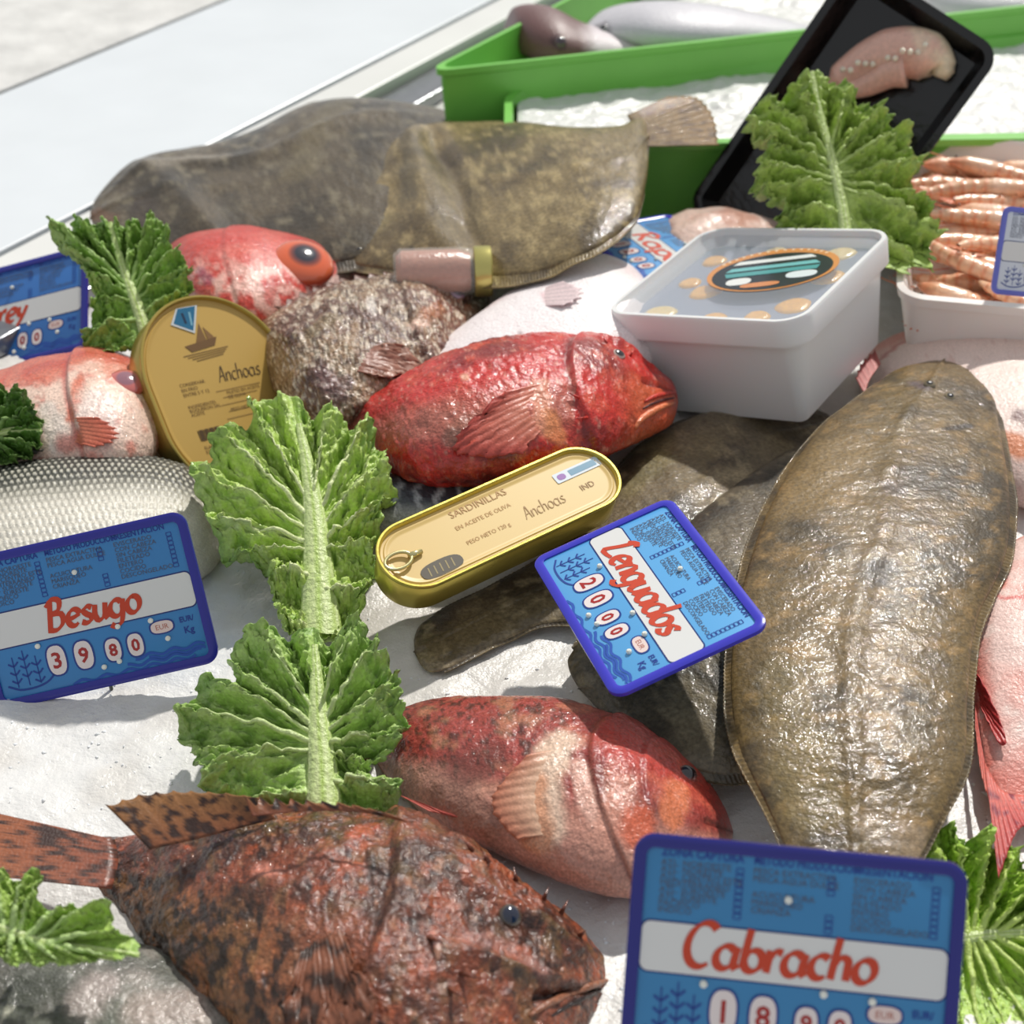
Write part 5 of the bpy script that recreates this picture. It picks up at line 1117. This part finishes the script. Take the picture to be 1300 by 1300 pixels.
for row in range(32):
    for colm in range(4):
        lx = -SX / 2 + .066 + colm * .068 + (row % 2) * .03 + random.uniform(-.008, .008); ly = (SY / 2 - .028 - row * (SY - .05) / 17.2) if row < 18 else (SY / 2 - .034 - (row - 18) * (SY - .056) / 13.2); 
        lz = .056 + .007 * math.sin(row * 1.9 + colm) + random.uniform(-.002, .003) + .006 * (1 - abs(ly) / (SY / 2))
        cnt += 1
        if row >= 18: lz -= .013
        t = bpy.data.objects.new('shrimp', None); COL.objects.link(t); t.empty_display_size = .01
        rz = random.choice([0, 180]) + random.uniform(-22, 22); fl = random.choice([0, 180])
        t.matrix_world = st_.matrix_world @ Matrix.Translation((lx, ly, lz)) @ Matrix.Rotation(math.radians(rz), 4, 'Z') @ Matrix.Rotation(math.radians(fl + random.uniform(-15, 15)), 4, 'X') @ Matrix.Rotation(math.radians(random.uniform(-8, 8)), 4, 'Y')
        tag(t, 'orange-pink shrimp heaped in the white tray at the right edge', 'shrimp', 'shrimps in the white tray')
        if proto is None:
            bpy.context.view_layer.update(); I = np.array(t.matrix_world)
            def W_(V): return np.asarray(V) @ I[:3, :3].T + I[:3, 3]
            b = newobj('body', W_(Xs), Fs, M['flesh'], t, Cs)
            end = Ps[-1]; tdv = Ps[-1] - Ps[-3]; tdv /= np.linalg.norm(tdv); nd = np.array([-tdv[1], tdv[0], 0])
            V = [end - nd * .001, end + nd * .001]; Fc = []
            for k_, a in enumerate((-.7, -.25, .25, .7)):
                d_ = tdv * math.cos(a) + nd * math.sin(a); n_ = np.cross(d_, [0, 0, 1]); i0 = len(V)
                V += [end, end + d_ * .007 + n_ * .0022 + [0, 0, .0006], end + d_ * .013, end + d_ * .007 - n_ * .0022 + [0, 0, .0006]]; Fc.append((i0, i0 + 1, i0 + 2, i0 + 3))
            tf_ = newobj('tail_fan', W_(V), Fc, M['flesh'], t, lin((224, 120, 74)))
            hd = Ps[0]; an = tube(W_(spline([hd + [0, .002, .002], hd + [-.02, .006, .003], hd + [-.045, -.004, .002], hd + [-.06, -.02, 0]], 16)), np.linspace(.0006, .0002, 16), 'antenna', M['flesh'], t, (226, 130, 84), n=5)
            lg = []
            for k_ in range(4):
                p0 = Ps[8 + k_ * 5] + [0, -.006, 0]; lg.append(tube(W_([p0, p0 + [-.004, -.006, .001], p0 + [.001, -.012, .0]]), [.0008, .0007, .0003], 'leg', M['flesh'], t, (232, 150, 104), n=5))
            ey_ = newobj('eye', W_([hd + np.array([.006, .004, .0045]) + np.array(v) * .0013 for v in ((1,0,0),(-1,0,0),(0,1,0),(0,-1,0),(0,0,1),(0,0,-1))]), [(0,2,4),(2,1,4),(1,3,4),(3,0,4),(2,0,5),(1,2,5),(3,1,5),(0,3,5)], M['eye'], t, lin((20, 14, 12)))
            proto = [b, tf_, an, ey_] + lg
        else:
            for p in proto:
                c = p.copy(); COL.objects.link(c); c.parent = t

# ------------------------------------------------------------------ glass jar with a golden lid, lying behind the brown scorpionfish
ja = G([(500,348)], .066)[0]; jb = G([(624,344)], .066)[0]; xj = Vector(jb - ja).normalized(); yj = Vector((0, 0, 1)).cross(xj).normalized(); zj = xj.cross(yj)
Lj = float(np.linalg.norm(jb - ja))
mj = Matrix(((yj.x, zj.x, xj.x, ja[0]), (yj.y, zj.y, xj.y, ja[1]), (yj.z, zj.z, xj.z, ja[2]), (0, 0, 0, 1)))
jar = thing('glass_jar', None, 'small glass jar with a golden lid, lying behind the brown scorpionfish', 'jar', matrix=mj)
R_ = .0190
def rev(name, prof, m, c, parent, n=32):
    mb = MB(); V = []
    for r_, z_ in prof: V += [(r_ * math.cos(2*math.pi*i/n), r_ * math.sin(2*math.pi*i/n), z_) for i in range(n)]
    Fc = [(k_*n+i, k_*n+(i+1) % n, (k_+1)*n+(i+1) % n, (k_+1)*n+i) for k_ in range(len(prof)-1) for i in range(n)] + [tuple(range(n))[::-1], tuple((len(prof)-1)*n+i for i in range(n))]
    mb.add(V, Fc, c); o = mb.build(name, m, parent, smooth=True); md = o.modifiers.new('e', 'EDGE_SPLIT'); md.split_angle = math.radians(40); return o
rev('glass', [(R_ * .8, -.0), (R_, .004), (R_, Lj - .022), (R_ * .88, Lj - .014), (R_ * .88, Lj - .010)], M['glass'], (235, 235, 230), jar)
rev('anchovy_filling', [(R_ * .7, .002), (R_ * .9, .006), (R_ * .9, Lj - .026), (R_ * .75, Lj - .016)], M['flesh'], (190, 128, 104), jar)
rev('lid', [(R_ * .97, Lj - .013), (R_ * 1.0, Lj - .012), (R_ * 1.0, Lj - .001), (R_ * .95, Lj), (R_ * .86, Lj - .0005), (R_ * .84, Lj - .0015)], M['gold'], (206, 196, 120), jar)
